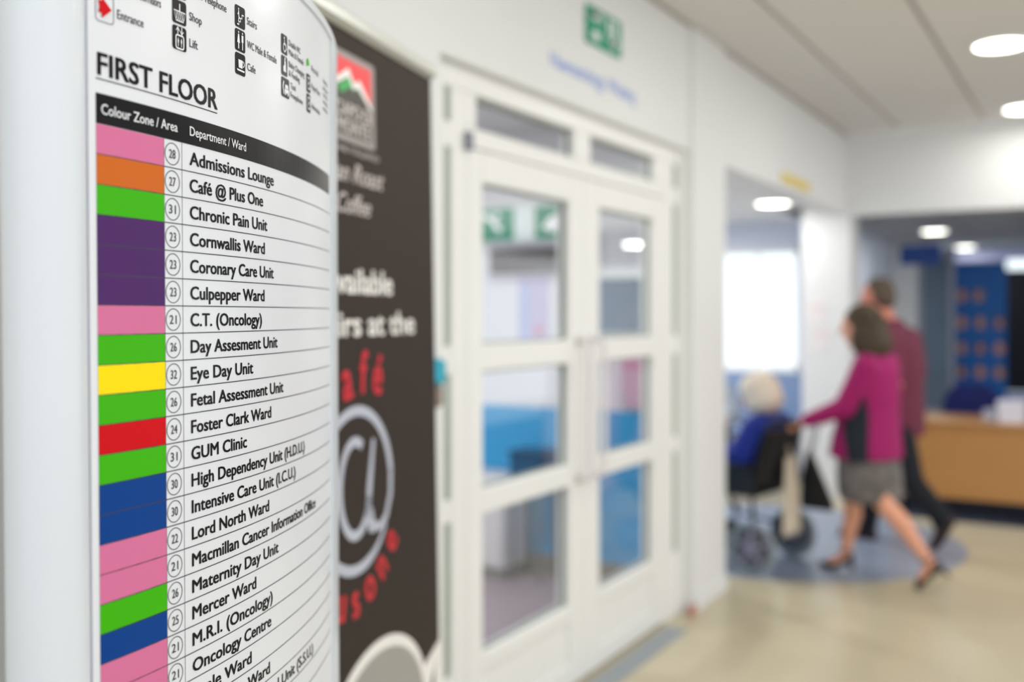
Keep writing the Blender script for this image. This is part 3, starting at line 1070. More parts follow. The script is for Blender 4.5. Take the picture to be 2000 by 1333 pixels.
decal('print', [rect2d(-2.95, -2.90, 1.36, 1.68)], xzmap(5.072), mat('poster_blue', (172, 186, 228), 0.6), g, 0.001)
decal('print', [rect2d(-2.86, -2.80, 1.38, 1.44)], xzmap(5.072), mat('pink_tone', (206, 150, 172), 0.6), g, 0.001)
g = thing('pink_reflection', 'pink sheet standing in for the reflection of the woman in the far glass door', 'poster', (-2.2, 5.08, 1.15))
MB().box(-2.30, -2.06, 5.06, 5.068, 0.98, 1.26).build('sheet', mat('reflection_rose', (208, 182, 200), 0.6, var=0.05), g, world=True)  # pink sheet stands in for the magenta jacket mirrored in the glass
MB().box(-2.28, -2.08, 5.058, 5.06, 1.20, 1.24).build('print', MATS['pink_tone'], g, world=True)  # stronger pink band of the same painted reflection
g = thing('storage_cabinet', 'pale grey cabinet against the blue wall, seen through the near glass door', 'cabinet', (-3.25, 4.88, 0.003))
MB().box(-3.33, -2.895, 4.78, 5.05, 0.06, 0.58, 0.01).build('body', mat('cabinet_grey', (214, 210, 216), 0.5), g, world=True)
for (a, b) in ((-3.32, -3.12), (-3.105, -2.905)):
    dr = MB().box(a, b, 4.765, 4.78, 0.08, 0.56, 0.004).build('door', MATS['cabinet_grey'], g, world=True)
    MB().box(b - 0.03 if a < -3.2 else a + 0.02, b - 0.02 if a < -3.2 else a + 0.03, 4.75, 4.765, 0.28, 0.38, 0.003).build('handle', M_steel, dr, world=True)
MB().box(-3.31, -2.915, 4.79, 5.03, 0.003, 0.06).build('plinth', M_skirt, g, world=True)


def visitor_chair(name, label, loc, rz, mseat, mleg, group=None, h=0.86):
    t = thing(name, label, 'chair', loc, rz, group)
    mb = MB().box(-0.23, 0.23, -0.24, 0.22, 0.40, 0.46, 0.025)
    mb.build('seat', mseat, t)
    b = MB()
    n = 8
    vs = []
    for i in range(n + 1):
        zz = 0.50 + (h - 0.50) * i / n
        yy = 0.22 + 0.08 * (i / n)
        wd = 0.225 - 0.03 * (i / n) ** 3
        for x in (-wd, -wd * 0.5, wd * 0.5, wd):
            for d in (0, 0.045):
                vs.append((x, yy + d - (0.02 if abs(x) < wd * 0.9 else 0) * -1, zz))
    fs = []
    for i in range(n):
        a = i * 8
        for k in (0, 2, 4):
            fs.append((a + k, a + k + 2, a + k + 10, a + k + 8))
            fs.append((a + k + 3, a + k + 1, a + k + 9, a + k + 11))
        fs.append((a + 1, a, a + 8, a + 9))
        fs.append((a + 6, a + 7, a + 15, a + 14))
    fs += [(0, 1, 3, 2), (2, 3, 5, 4), (4, 5, 7, 6)]
    a = n * 8
    fs += [(a + 2, a + 3, a + 1, a), (a + 4, a + 5, a + 3, a + 2), (a + 6, a + 7, a + 5, a + 4)]
    b.add(vs, fs).build('backrest', mseat, t)
    for sx in (-1, 1):
        for (y0, y1, zt) in ((-0.2, -0.24, 0.41), (0.2, 0.27, 0.55)):
            MB().tube([(sx * 0.2, y0, zt), (sx * 0.22, y1, 0.0)], 0.011, 8).build('leg', mleg, t)
    return t


M_steelleg = mat('chair_steel', (120, 124, 130), 0.4, metal=0.6)
M_steelleg = mat('chair_steel', (120, 124, 130), 0.4, metal=0.6)
g = thing('side_table', 'small dark blue side table against the blue wall, seen through the near glass door', 'table', (-2.78, 4.90, 0.003))
M_tb = mat('table_blue', (26, 84, 122), 0.5)
MB().box(-2.885, -2.67, 4.80, 5.03, 0.715, 0.735, 0.004).build('tabletop', M_tb, g, world=True)
MB().box(-2.875, -2.68, 4.815, 5.02, 0.57, 0.715, 0.003).build('apron', M_tb, g, world=True)
for x in (-2.868, -2.70):
    for y in (4.82, 5.0):
        MB().box(x, x + 0.014, y, y + 0.014, 0.003, 0.57).build('leg', M_steelleg, g, world=True)
g = thing('hatch_window', 'white framed hatch in the wall seen through the far glass door', 'window', (-2.2, 5.08, 1.4))
f = MB()
f.box(-2.55, -1.96, 5.055, 5.079, 1.70, 1.785, 0.003).box(-2.55, -1.96, 5.055, 5.079, 1.355, 1.40, 0.003).box(-2.55, -2.50, 5.055, 5.079, 1.40, 1.70, 0.003)
f.build('frame', M_frame, g, world=True)
MB().box(-2.50, -1.96, 5.068, 5.079, 1.40, 1.70).build('pane', mat('hatch_glass', (168, 182, 196), 0.2), g, world=True)


# waiting room chairs
M_seatgb = mat('seat_greyblue', (112, 134, 168), 0.8, var=0.06)
wx = [-3.45, -2.93, -2.62]
for i, (x, y) in enumerate(((-3.45, 9.15), (-2.95, 9.15), (-2.55 + 0.0, 9.15))):
    visitor_chair('waiting_chair', ['grey-blue waiting room chair under the window, the leftmost', 'grey-blue waiting room chair under the middle of the window', 'grey-blue waiting room chair under the window, beside the white pillar'][i],
                  ((-3.60, -3.08, -2.55)[i], y, 0), 0, M_seatgb, M_steelleg, 'waiting room chairs under the window', h=0.95)

# ------------------------------------------------------------------ reception desk and what stands around it
M_wood = mat('desk_oak', (182, 130, 72), 0.35, var=0.12, scale=3.0, stretch=(0.6, 6, 9))
dk = thing('reception_desk', 'light oak reception desk on dark carpet behind the two walkers', 'desk', (-0.3, 8.2, 0.004))
MB().box(-1.42, 0.70, 7.92, 8.62, 0.685, 0.712, 0.004).build('desktop', M_wood, dk, world=True)
MB().box(-1.40, 0.68, 7.955, 7.975, 0.145, 0.685, 0.003).build('front_panel', M_wood, dk, world=True)
MB().box(-1.40, -1.375, 7.975, 8.60, 0.145, 0.685, 0.003).build('side_panel', M_wood, dk, world=True)
MB().box(0.655, 0.68, 7.975, 8.60, 0.145, 0.685, 0.003).build('side_panel', M_wood, dk, world=True)
M_dkleg = mat('desk_leg_black', (30, 34, 40), 0.5)
for x in (-1.36, -0.38, 0.62):
    MB().box(x, x + 0.04, 7.99, 8.56, 0.02, 0.05, 0.005).box(x, x + 0.04, 8.24, 8.30, 0.05, 0.66, 0.005).box(x, x + 0.04, 7.99, 8.03, 0.004, 0.02).box(x, x + 0.04, 8.52, 8.56, 0.004, 0.02).build('leg', M_dkleg, dk, world=True)

# office chair, back to us
oc = thing('office_chair', 'navy blue office chair with high rounded back behind the desk', 'chair', (-0.93, 9.0, 0.004), 0.1)
M_navy = mat('office_blue', (8, 24, 92), 0.85, var=0.08, scale=20)
b = MB()
vs = []
n = 10
prof = [(0.47, 0.20), (0.52, 0.225), (0.62, 0.23), (0.72, 0.225), (0.80, 0.21), (0.87, 0.18), (0.92, 0.13), (0.945, 0.06)]
for (z, hw) in prof:
    for k in range(n + 1):
        x = -hw + 2 * hw * k / n
        y = -0.20 - 0.05 * (z - 0.47) + 0.05 * (x / 0.23) ** 2
        vs.append((x, y - 0.028, z))
    for k in range(n, -1, -1):
        x = -hw + 2 * hw * k / n
        y = -0.20 - 0.05 * (z - 0.47) + 0.05 * (x / 0.23) ** 2
        vs.append((x, y + 0.028, z))
m2 = 2 * (n + 1)
fs = []
for i in range(len(prof) - 1):
    for k in range(m2):
        l = (k + 1) % m2
        fs.append((i * m2 + k, i * m2 + l, (i + 1) * m2 + l, (i + 1) * m2 + k))
fs.append(tuple(range(m2 - 1, -1, -1)))
fs.append(tuple((len(prof) - 1) * m2 + k for k in range(m2)))
b.add(vs, fs).build('backrest', M_navy, oc, smooth=True)
MB().box(-0.25, 0.25, -0.2, 0.26, 0.42, 0.50, 0.035).build('seat', M_navy, oc)
MB().tube([(0, 0, 0.10), (0, 0, 0.42)], 0.028, 12).build('gas_lift', M_dkleg, oc)
MB().tube([(0, 0.0, 0.41), (0, -0.20, 0.41), (0, -0.26, 0.60)], 0.018, 8).build('back_support', M_dkleg, oc)
for k in range(5):
    a = 2 * PI * k / 5 + 0.3
    lg_ = MB().tube([(0, 0, 0.11), (0.27 * math.cos(a), 0.27 * math.sin(a), 0.075)], [0.025, 0.015], 8).build('leg', M_dkleg, oc)
    MB().lathe([(0.026, -0.02), (0.028, 0), (0.026, 0.02)], (0.27 * math.cos(a), 0.27 * math.sin(a), 0.032), 14, 'y').build('castor', M_dkleg, lg_)

# roll-up blue banner with portraits
bb = thing('portrait_banner', 'tall blue roll-up banner with rows of small oval portraits', 'banner', (-1.44, 13.7, 0.004))
MB().box(-1.85, -1.03, 13.70, 13.703, 0.08, 2.16).build('banner_sheet', mat('banner_blue', (0, 98, 178), 0.5, var=0.12, scale=1.2), bb, world=True)
MB().box(-1.87, -1.01, 13.62, 13.78, 0.004, 0.08, 0.02).build('base_case', M_steel, bb, world=True)
MB().box(-1.86, -1.02, 13.695, 13.715, 2.16, 2.18, 0.004).build('top_rail', M_steel, bb, world=True)
M_por = [mat('portrait_warm', (178, 120, 104), 0.6), mat('portrait_tan', (150, 116, 92), 0.6), mat('portrait_dark', (104, 66, 72), 0.6)]
M_skinp = mat('portrait_skin', (214, 160, 132), 0.6)
sp = 0.213
cols = [-1.75 + sp * k for k in range(4)]
por = [(cols[1] + 0.0, 1.74), (cols[2] - 0.02, 1.74)]
for zc in (1.40, 1.08, 0.78):
    por += [(c, zc) for c in cols]
mpx = xzmap(13.70)
for i, (x, z) in enumerate(por):
    o = decal('portrait', [poly2d(circ(x, z, 0.062, 0.085, n=24))], mpx, M_por[i % 3], bb, 0.001)
    decal('face', [poly2d(circ(x, z + 0.018, 0.028, 0.036, n=16)), P((x - 0.05, z - 0.06), (x + 0.05, z - 0.06), (x + 0.03, z - 0.02), (x - 0.03, z - 0.02))], mpx, M_skinp, o, 0.002)
decal('lettering', [text2d('Our Team', -1.58, -1.30, 1.92, 0.05)], mpx, mat('banner_text', (60, 140, 200), 0.5), bb, 0.001)

# hanging blue direction sign
hs = thing('hanging_sign', 'blue hanging direction sign below the far ceiling', 'sign', (-1.56, 10.5, 2.4))
MB().box(-1.745, -1.37, 10.50, 10.54, 1.995, 2.19, 0.004).build('board', mat('sign_blue', (20, 74, 158), 0.5, var=0.06), hs, world=True)
decal('lettering', [text2d('Reception', -1.69, -1.43, 2.07, 0.05)], xzmap(10.50), mat('sign_blue_text', (96, 120, 176), 0.5), hs, 0.001)
for x in (-1.70, -1.42):
    MB().tube([(x, 10.52, 2.19), (x, 10.52, 2.40)], 0.004, 6).build('hanger', M_steel, hs, world=True)

# box and bottle on the desk
g = thing('paper_box', 'white box standing on the front of the oak desk at the right edge', 'box', (-0.57, 8.05, 0.713))
MB().box(-0.66, -0.49, 8.00, 8.20, 0.713, 0.865, 0.004).build('body', mat('box_white', (222, 220, 232), 0.5), g, world=True)
MB().box(-0.665, -0.485, 7.995, 8.205, 0.835, 0.870, 0.003).build('lid', MATS['box_white'], g, world=True)
MB().box(-0.76, -0.675, 8.04, 8.16, 0.713, 0.80, 0.004).build('tray', mat('tray_grey', (168, 170, 184), 0.5), g, world=True)
g = thing('gel_bottle', 'white pump bottle with a blue label on the oak desk beside the walking man', 'bottle', (-1.24, 8.06, 0.712))
MB().lathe([(0.040, 0), (0.045, 0.006), (0.045, 0.17), (0.036, 0.195), (0.016, 0.205)], (-1.24, 8.06, 0.712), 24).build('body', mat('bottle_white', (222, 222, 224), 0.4), g, world=True, smooth=True)
MB().lathe([(0.0462, 0.02), (0.0462, 0.085)], (-1.24, 8.06, 0.712), 24).build('label', mat('bottle_blue', (84, 110, 196), 0.5), g, world=True)
MB().lathe([(0.017, 0.205), (0.017, 0.225), (0.006, 0.226), (0.006, 0.25)], (-1.24, 8.06, 0.712), 14).box(-1.29, -1.23, 8.053, 8.067, 0.955, 0.968, 0.003).build('pump', mat('pump_cream', (212, 204, 170), 0.4), g, world=True)

# notice board on the far left wall
g = thing('notice_board', 'small grey-green notice board on the pale wall behind the man', 'notice board', (-2.3, 11.3, 1.7))
MB().box(-2.3, -2.28, 11.9, 13.0, 1.55, 1.95, 0.004).build('frame', mat('board_grey', (120, 146, 150), 0.5), g, world=True)
for k in range(3):
    MB().box(-2.28, -2.277, 12.0 + 0.32 * k, 12.2 + 0.32 * k, 1.62, 1.88).build('sheet', mat('sheet_lav', (188, 196, 220), 0.6), g, world=True)

# ------------------------------------------------------------------ people
M_skin = mat('skin', (226, 160, 130), 0.5, var=0.05, scale=12)
M_skinb = mat('skin_tanned', (206, 128, 104), 0.5, var=0.05, scale=12)
M_eye = mat('eye_dark', (40, 30, 28), 0.2)
M_lip = mat('lips', (176, 84, 80), 0.5)
HD = (-0.985, 0.17)
HROT = math.atan2(HD[1], HD[0])


def V(*a):
    return Vector(a)


def hand(mb, wrist, elbow, s=1.0, side=1, k=1.0):
    """hand closed around a bar that runs along the forearm's cross axis; palm + 4 bent fingers + thumb"""
    w, e = Vector(wrist), Vector(elbow)
    d = (w - e).normalized()
    lat = d.cross(Vector((0, 0, 1)))
    if lat.length < 0.1:
        lat = Vector((0, 1, 0))
    lat.normalize()
    dn = -(lat.cross(d)).normalized()
    if dn.z > 0:
        dn = -dn
    palm = w + d * 0.045 * k
    rot = Matrix((d, lat, dn)).transposed()
    mb.ell(palm, (0.052 * k, 0.040 * k, 0.017 * k), 12, 8, rot)
    mb.cap(w - d * 0.01, 0.024 * k, palm, 0.024 * k)
    L4 = [0.9, 1.0, 0.94, 0.76]
    for i in range(4):
        b = palm + d * 0.034 * k + lat * (0.028 - 0.0187 * i) * k * side
        q1 = b + (d * 0.030 + dn * 0.010) * k * L4[i]
        q2 = q1 + (d * 0.004 + dn * 0.027) * k * L4[i]
        q3 = q2 + (-d * 0.020 + dn * 0.006) * k * L4[i]
        mb.cap(b, 0.0090 * k, q1, 0.0086 * k, 8).cap(q1, 0.0086 * k, q2, 0.0080 * k, 8).cap(q2, 0.0080 * k, q3, 0.0072 * k, 8)
    t0 = palm - d * 0.015 * k + lat * 0.030 * side * k
    t1 = t0 + (d * 0.030 + lat * 0.014 * side + dn * 0.016) * k
    t2 = t1 + (d * 0.018 + dn * 0.020 - lat * 0.012 * side) * k
    mb.cap(t0, 0.0125 * k, t1, 0.0100 * k, 8).cap(t1, 0.0100 * k, t2, 0.0085 * k, 8)


def head_shape(mb, c, r, tilt=0.0, k=1.0):
    """head looking along +x; returns rotation"""
    R = Matrix.Rotation(tilt, 3, 'Y')

    def T(x, y, z):
        return Vector(c) + R @ Vector((x * r[0], y * r[1], z * r[2]))
    mb.ell(T(-0.08, 0, 0.18), (r[0] * 0.95, r[1], r[2] * 0.80), 18, 12, R)       # skull
    mb.ell(T(0.18, 0, -0.32), (r[0] * 0.66, r[1] * 0.74, r[2] * 0.66), 16, 10, R)  # face and jaw
    mb.cap(T(0.62, 0, -0.82), 0.018, T(0.45, 0, -0.78), 0.026)                   # chin
    mb.cap(T(0.86, 0, 0.05), 0.009, T(1.10, 0, -0.22), 0.014)                    # nose
    mb.cap(T(0.78, 0.35, 0.15), 0.012, T(0.78, -0.35, 0.15), 0.012)              # brow
    for s in (-1, 1):
        mb.ell(T(-0.02, s * 0.97, -0.05), (0.016, 0.008, 0.030), 8, 6, R)        # ears
        mb.ell(T(0.62, s * 0.42, -0.28), (0.02, 0.02, 0.02), 8, 6)               # cheek
    return T


def face_bits(body, T):
    e = MB()
    for s in (-1, 1):
        e.ell(T(0.80, s * 0.36, -0.02), (0.010, 0.011, 0.008), 10, 6)
    e.build('eyes', M_eye, body, smooth=True)
    MB().ell(T(0.80, 0, -0.50), (0.012, 0.024, 0.007), 10, 6).build('mouth', M_lip, body, smooth=True)


def shoe(mb, heel, toe, ankle, w=0.036, high=False):
    h, t, a = Vector(heel), Vector(toe), Vector(ankle)
    mid = h.lerp(t, 0.62)
    mb.cap(t, w * 0.72, mid, w)
    mb.cap(mid, w * 0.95, h, w * 0.80)
    if not high:
        mb.cap(h, w * 0.9, a, w * 1.05)
        mb.cap(mid, w * 0.9, a, w * 0.9)


# --- woman in magenta
wo = thing('person', 'woman with brown hair in magenta jacket and grey patterned skirt pushing the wheelchair', 'person', (-1.13, 5.9, 0), HROT)
b = MB()
T = head_shape(b, (0.080, 0, 1.435), (0.098, 0.076, 0.112), 0.12)
b.cap((0.045, 0, 1.36), 0.048, (0.0, 0, 1.25), 0.056)
b.loft([(0.02, 0, 0.72, 0.12, 0.17), (0.02, 0, 0.84, 0.12, 0.17), (0.0, 0, 0.98, 0.095, 0.135), (-0.01, 0, 1.12, 0.115, 0.155), (-0.02, 0, 1.23, 0.085, 0.15), (-0.01, 0, 1.27, 0.05, 0.08)])
AR = {}
for s in (1, -1):
    sh, el, wr = (-0.03, s * 0.165, 1.21), (0.075, s * 0.205, 0.985), (0.292, s * 0.205, 0.895)
    AR[s] = (sh, el, wr)
    b.cap(sh, 0.046, el, 0.036).cap(el, 0.036, wr, 0.024)
    hand(b, wr, (0.075, s * 0.205, 0.95), side=-s, k=0.98)
LG = {1: ((0.0, 0.085, 0.80), (-0.095, 0.085, 0.455), (-0.315, 0.065, 0.185)), -1: ((0.03, -0.085, 0.80), (0.150, -0.085, 0.450), (0.178, -0.07, 0.125))}
for s in (1, -1):
    hp, kn, an = LG[s]
    cf = Vector(kn).lerp(Vector(an), 0.33) + V(-0.018, 0, 0)
    b.cap(hp, 0.085, kn, 0.055).cap(kn, 0.052, cf, 0.054).cap(cf, 0.054, an, 0.030)
# feet skin
b.cap((0.178, -0.07, 0.125), 0.030, (0.175, -0.07, 0.085), 0.030).cap((0.180, -0.07, 0.09), 0.030, (0.270, -0.07, 0.035), 0.026)
b.cap((-0.315, 0.065, 0.185), 0.030, (-0.345, 0.065, 0.160), 0.030).cap((-0.345, 0.065, 0.155), 0.030, (-0.300, 0.065, 0.06), 0.026)
body = blob('body', b, M_skin, wo, 0.0075, 4)
face_bits(body, T)
h = MB()
h.ell((0.045, 0, 1.475), (0.108, 0.094, 0.092), 20, 12)
h.ell((0.010, 0, 1.40), (0.096, 0.104, 0.112), 20, 12)
h.ell((-0.030, 0, 1.335), (0.085, 0.105, 0.085), 18, 10)
for s in (-1, 1):
    h.ell((0.04, s * 0.075, 1.37), (0.055, 0.030, 0.085), 12, 8)
for i in range(60):
    a, z = random.uniform(0.9, 2 * PI - 0.9), random.uniform(1.28, 1.49)
    rr = 0.10 if z < 1.42 else 0.085
    h.ell((0.015 + rr * math.cos(a), rr * math.sin(a), z), (0.02, 0.02, 0.035), 8, 6)
blob('hair', h, mat('hair_brown', (66, 52, 34), 0.7, var=0.25, scale=40, stretch=(1, 1, 0.3)), wo, 0.011, 3)
JS = [(0.035, 0, 0.690, 0.200, 0.225), (0.030, 0, 0.80, 0.185, 0.220), (0.015, 0, 0.95, 0.160, 0.200), (0.0, 0, 1.08, 0.150, 0.200), (-0.015, 0, 1.18, 0.130, 0.190), (-0.015, 0, 1.235, 0.105, 0.165), (0.0, 0, 1.275, 0.075, 0.095), (0.015, 0, 1.315, 0.066, 0.070)]
j = MB().loft(JS, 32)
for s in (1, -1):
    sh, el, wr = AR[s]
    j.cap(sh, 0.072, el, 0.062).cap(el, 0.060, wr, 0.042)
    j.cap((-0.02, s * 0.11, 1.22), 0.065, sh, 0.068)
M_mag = mat('jacket_magenta', (152, 0, 92), 0.8, var=0.06, scale=14)
jacket = blob('jacket', j, M_mag, wo, 0.012, 5)
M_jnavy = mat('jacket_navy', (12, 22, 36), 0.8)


def on_jacket(f_, z, off):
    for i in range(len(JS) - 1):
        if JS[i][2] <= z <= JS[i + 1][2]:
            t = (z - JS[i][2]) / (JS[i + 1][2] - JS[i][2])
            q = [JS[i][k] + (JS[i + 1][k] - JS[i][k]) * t for k in range(5)]
            break
    u = max(-0.95, min(0.95, (f_ - q[0]) / q[3]))
    return (f_, q[4] * math.sqrt(1 - u * u) + off)


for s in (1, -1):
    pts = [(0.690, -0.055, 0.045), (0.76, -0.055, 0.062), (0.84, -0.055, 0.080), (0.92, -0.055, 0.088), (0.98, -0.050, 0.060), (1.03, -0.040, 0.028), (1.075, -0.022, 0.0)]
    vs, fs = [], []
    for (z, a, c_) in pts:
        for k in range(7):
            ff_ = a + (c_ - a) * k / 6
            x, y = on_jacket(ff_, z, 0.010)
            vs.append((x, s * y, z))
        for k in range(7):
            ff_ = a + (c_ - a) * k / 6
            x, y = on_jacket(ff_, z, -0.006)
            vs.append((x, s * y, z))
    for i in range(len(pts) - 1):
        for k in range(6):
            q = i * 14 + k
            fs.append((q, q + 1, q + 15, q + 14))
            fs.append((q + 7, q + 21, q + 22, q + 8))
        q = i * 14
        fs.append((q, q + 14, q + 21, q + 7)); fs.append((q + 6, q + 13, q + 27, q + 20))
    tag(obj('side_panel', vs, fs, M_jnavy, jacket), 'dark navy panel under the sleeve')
blob('collar', MB().loft([(0.015, 0, 1.275, 0.078, 0.082), (0.02, 0, 1.325, 0.072, 0.072)], 24), M_mag, jacket, 0.01, 2)
# skirt
M_skirtp = mat('skirt_pattern', (104, 98, 96), 0.85, var=0.95, scale=17)
blob('skirt', MB().loft([(0.005, 0, 0.445, 0.165, 0.175), (0.010, 0, 0.50, 0.178, 0.19), (0.015, 0, 0.60, 0.175, 0.20), (0.02, 0, 0.74, 0.16, 0.19), (0.02, 0, 0.80, 0.14, 0.17)], 28), M_skirtp, wo, 0.013, 3)
# high-heeled shoes
M_shoe = mat('shoe_black', (18, 16, 18), 0.25, coat=0.3)
q = MB()
q.cap((0.320, -0.07, 0.020), 0.019, (0.275, -0.07, 0.024), 0.028).cap((0.275, -0.07, 0.020), 0.026, (0.185, -0.07, 0.060), 0.022).cap((0.185, -0.07, 0.065), 0.026, (0.155, -0.07, 0.078), 0.028)
q.cap((0.150, -0.07, 0.075), 0.020, (0.142, -0.07, 0.008), 0.008).cap((0.142, -0.07, 0.095), 0.016, (0.150, -0.07, 0.075), 0.022)
blob('shoe', q, M_shoe, wo, 0.006, 2)
MB().tube([(0.178 + 0.036 * math.cos(t * PI / 8), -0.07 + 0.034 * math.sin(t * PI / 8), 0.118) for t in range(16)], 0.005, 6, True).build('shoe_strap', M_shoe, wo)
q = MB()
q.cap((-0.275, 0.065, 0.020), 0.019, (-0.290, 0.065, 0.045), 0.028).cap((-0.290, 0.065, 0.040), 0.026, (-0.352, 0.065, 0.110), 0.022).cap((-0.352, 0.065, 0.115), 0.026, (-0.378, 0.065, 0.145), 0.028)
q.cap((-0.385, 0.065, 0.14), 0.020, (-0.440, 0.065, 0.105), 0.008).cap((-0.385, 0.065, 0.165), 0.015, (-0.38, 0.065, 0.14), 0.022)
blob('shoe', q, M_shoe, wo, 0.006, 2)
MB().tube([(-0.328 + 0.036 * math.cos(t * PI / 8), 0.065 + 0.034 * math.sin(t * PI / 8), 0.172 - 0.02 * math.cos(t * PI / 8)) for t in range(16)], 0.005, 6, True).build('shoe_strap', M_shoe, wo)

# --- man in maroon
mn = thing('person', 'tall man in maroon polo shirt and dark trousers walking behind the woman', 'person', (-1.12, 6.82, 0), HROT)
b = MB()
T = head_shape(b, (0.168, 0, 1.615), (0.100, 0.078, 0.122), 0.10)
b.cap((0.13, 0, 1.53), 0.056, (0.065, 0, 1.40), 0.066)
b.loft([(0.03, 0, 0.80, 0.13, 0.17), (0.03, 0, 0.92, 0.13, 0.17), (0.02, 0, 1.05, 0.12, 0.16), (0.02, 0, 1.22, 0.13, 0.19), (0.03, 0, 1.36, 0.10, 0.19), (0.05, 0, 1.42, 0.06, 0.10)])
MA = {1: ((0.02, 0.21, 1.34), (-0.045, 0.245, 1.06), (0.165, 0.22, 0.97)), -1: ((0.02, -0.21, 1.34), (-0.02, -0.25, 1.07), (0.12, -0.23, 0.87))}
for s in (1, -1):
    sh, el, wr = MA[s]
    b.cap(sh, 0.055, el, 0.043).cap(el, 0.043, wr, 0.029)
    hand(b, wr, el, side=-s, k=1.08)
ML = {1: ((0.01, 0.09, 0.84), (-0.090, 0.09, 0.44), (-0.275, 0.08, 0.235)), -1: ((0.05, -0.09, 0.84), (0.210, -0.09, 0.46), (0.255, -0.085, 0.095))}
for s in (1, -1):
    hp, kn, an = ML[s]
    b.cap(hp, 0.080, kn, 0.055).cap(kn, 0.052, an, 0.034)
body = blob('body', b, M_skinb, mn, 0.0085, 4)
face_bits(body, T)
h = MB()
h.ell((0.142, 0, 1.670), (0.096, 0.082, 0.076), 20, 12)
h.ell((0.105, 0, 1.615), (0.066, 0.084, 0.085), 18, 10)
for s in (-1, 1):
    h.ell((0.14, s * 0.072, 1.625), (0.03, 0.014, 0.05), 10, 8)
blob('hair', h, mat('hair_grey', (84, 68, 54), 0.7, var=0.3, scale=40), mn, 0.010, 3)
j = MB().loft([(0.03, 0, 0.72, 0.165, 0.205), (0.035, 0, 0.85, 0.170, 0.205), (0.045, 0, 1.00, 0.172, 0.205), (0.035, 0, 1.15, 0.165, 0.210), (0.03, 0, 1.28, 0.145, 0.21), (0.035, 0, 1.37, 0.115, 0.19), (0.055, 0, 1.43, 0.080, 0.10), (0.07, 0, 1.47, 0.070, 0.072)], 32)
for s in (1, -1):
    sh, el, wr = MA[s]
    mid = Vector(sh).lerp(Vector(el), 0.78)
    j.cap(sh, 0.078, mid, 0.068)
    j.cap((0.03, s * 0.13, 1.36), 0.07, sh, 0.076)
M_maroon = mat('polo_maroon', (106, 40, 62), 0.85, var=0.08, scale=20)
blob('polo_shirt', j, M_maroon, mn, 0.013, 4)
M_trou = mat('trousers_dark', (14, 18, 28), 0.85, var=0.1)
t_ = MB().loft([(0.03, 0, 0.74, 0.14, 0.18), (0.03, 0, 0.88, 0.15, 0.185)], 24)
for s in (1, -1):
    hp, kn, an = ML[s]
    t_.cap(hp, 0.105, kn, 0.080).cap(kn, 0.078, an, 0.064)
    t_.cap(an, 0.064, Vector(an) + V(0.01, 0, -0.02), 0.062)
blob('trousers', t_, M_trou, mn, 0.013, 4)
M_brown = mat('shoe_brown', (44, 22, 16), 0.45)
q = MB()
shoe(q, (0.225, -0.085, 0.045), (0.42, -0.085, 0.034), (0.25, -0.085, 0.08), 0.042)
q.box(0.19, 0.45, -0.125, -0.045, 0.0, 0.018)
blob('shoe', q, M_brown, mn, 0.009, 2)
q = MB()
shoe(q, (-0.318, 0.08, 0.215), (-0.222, 0.08, 0.046), (-0.275, 0.08, 0.235), 0.042)
blob('shoe', q, M_brown, mn, 0.009, 2)

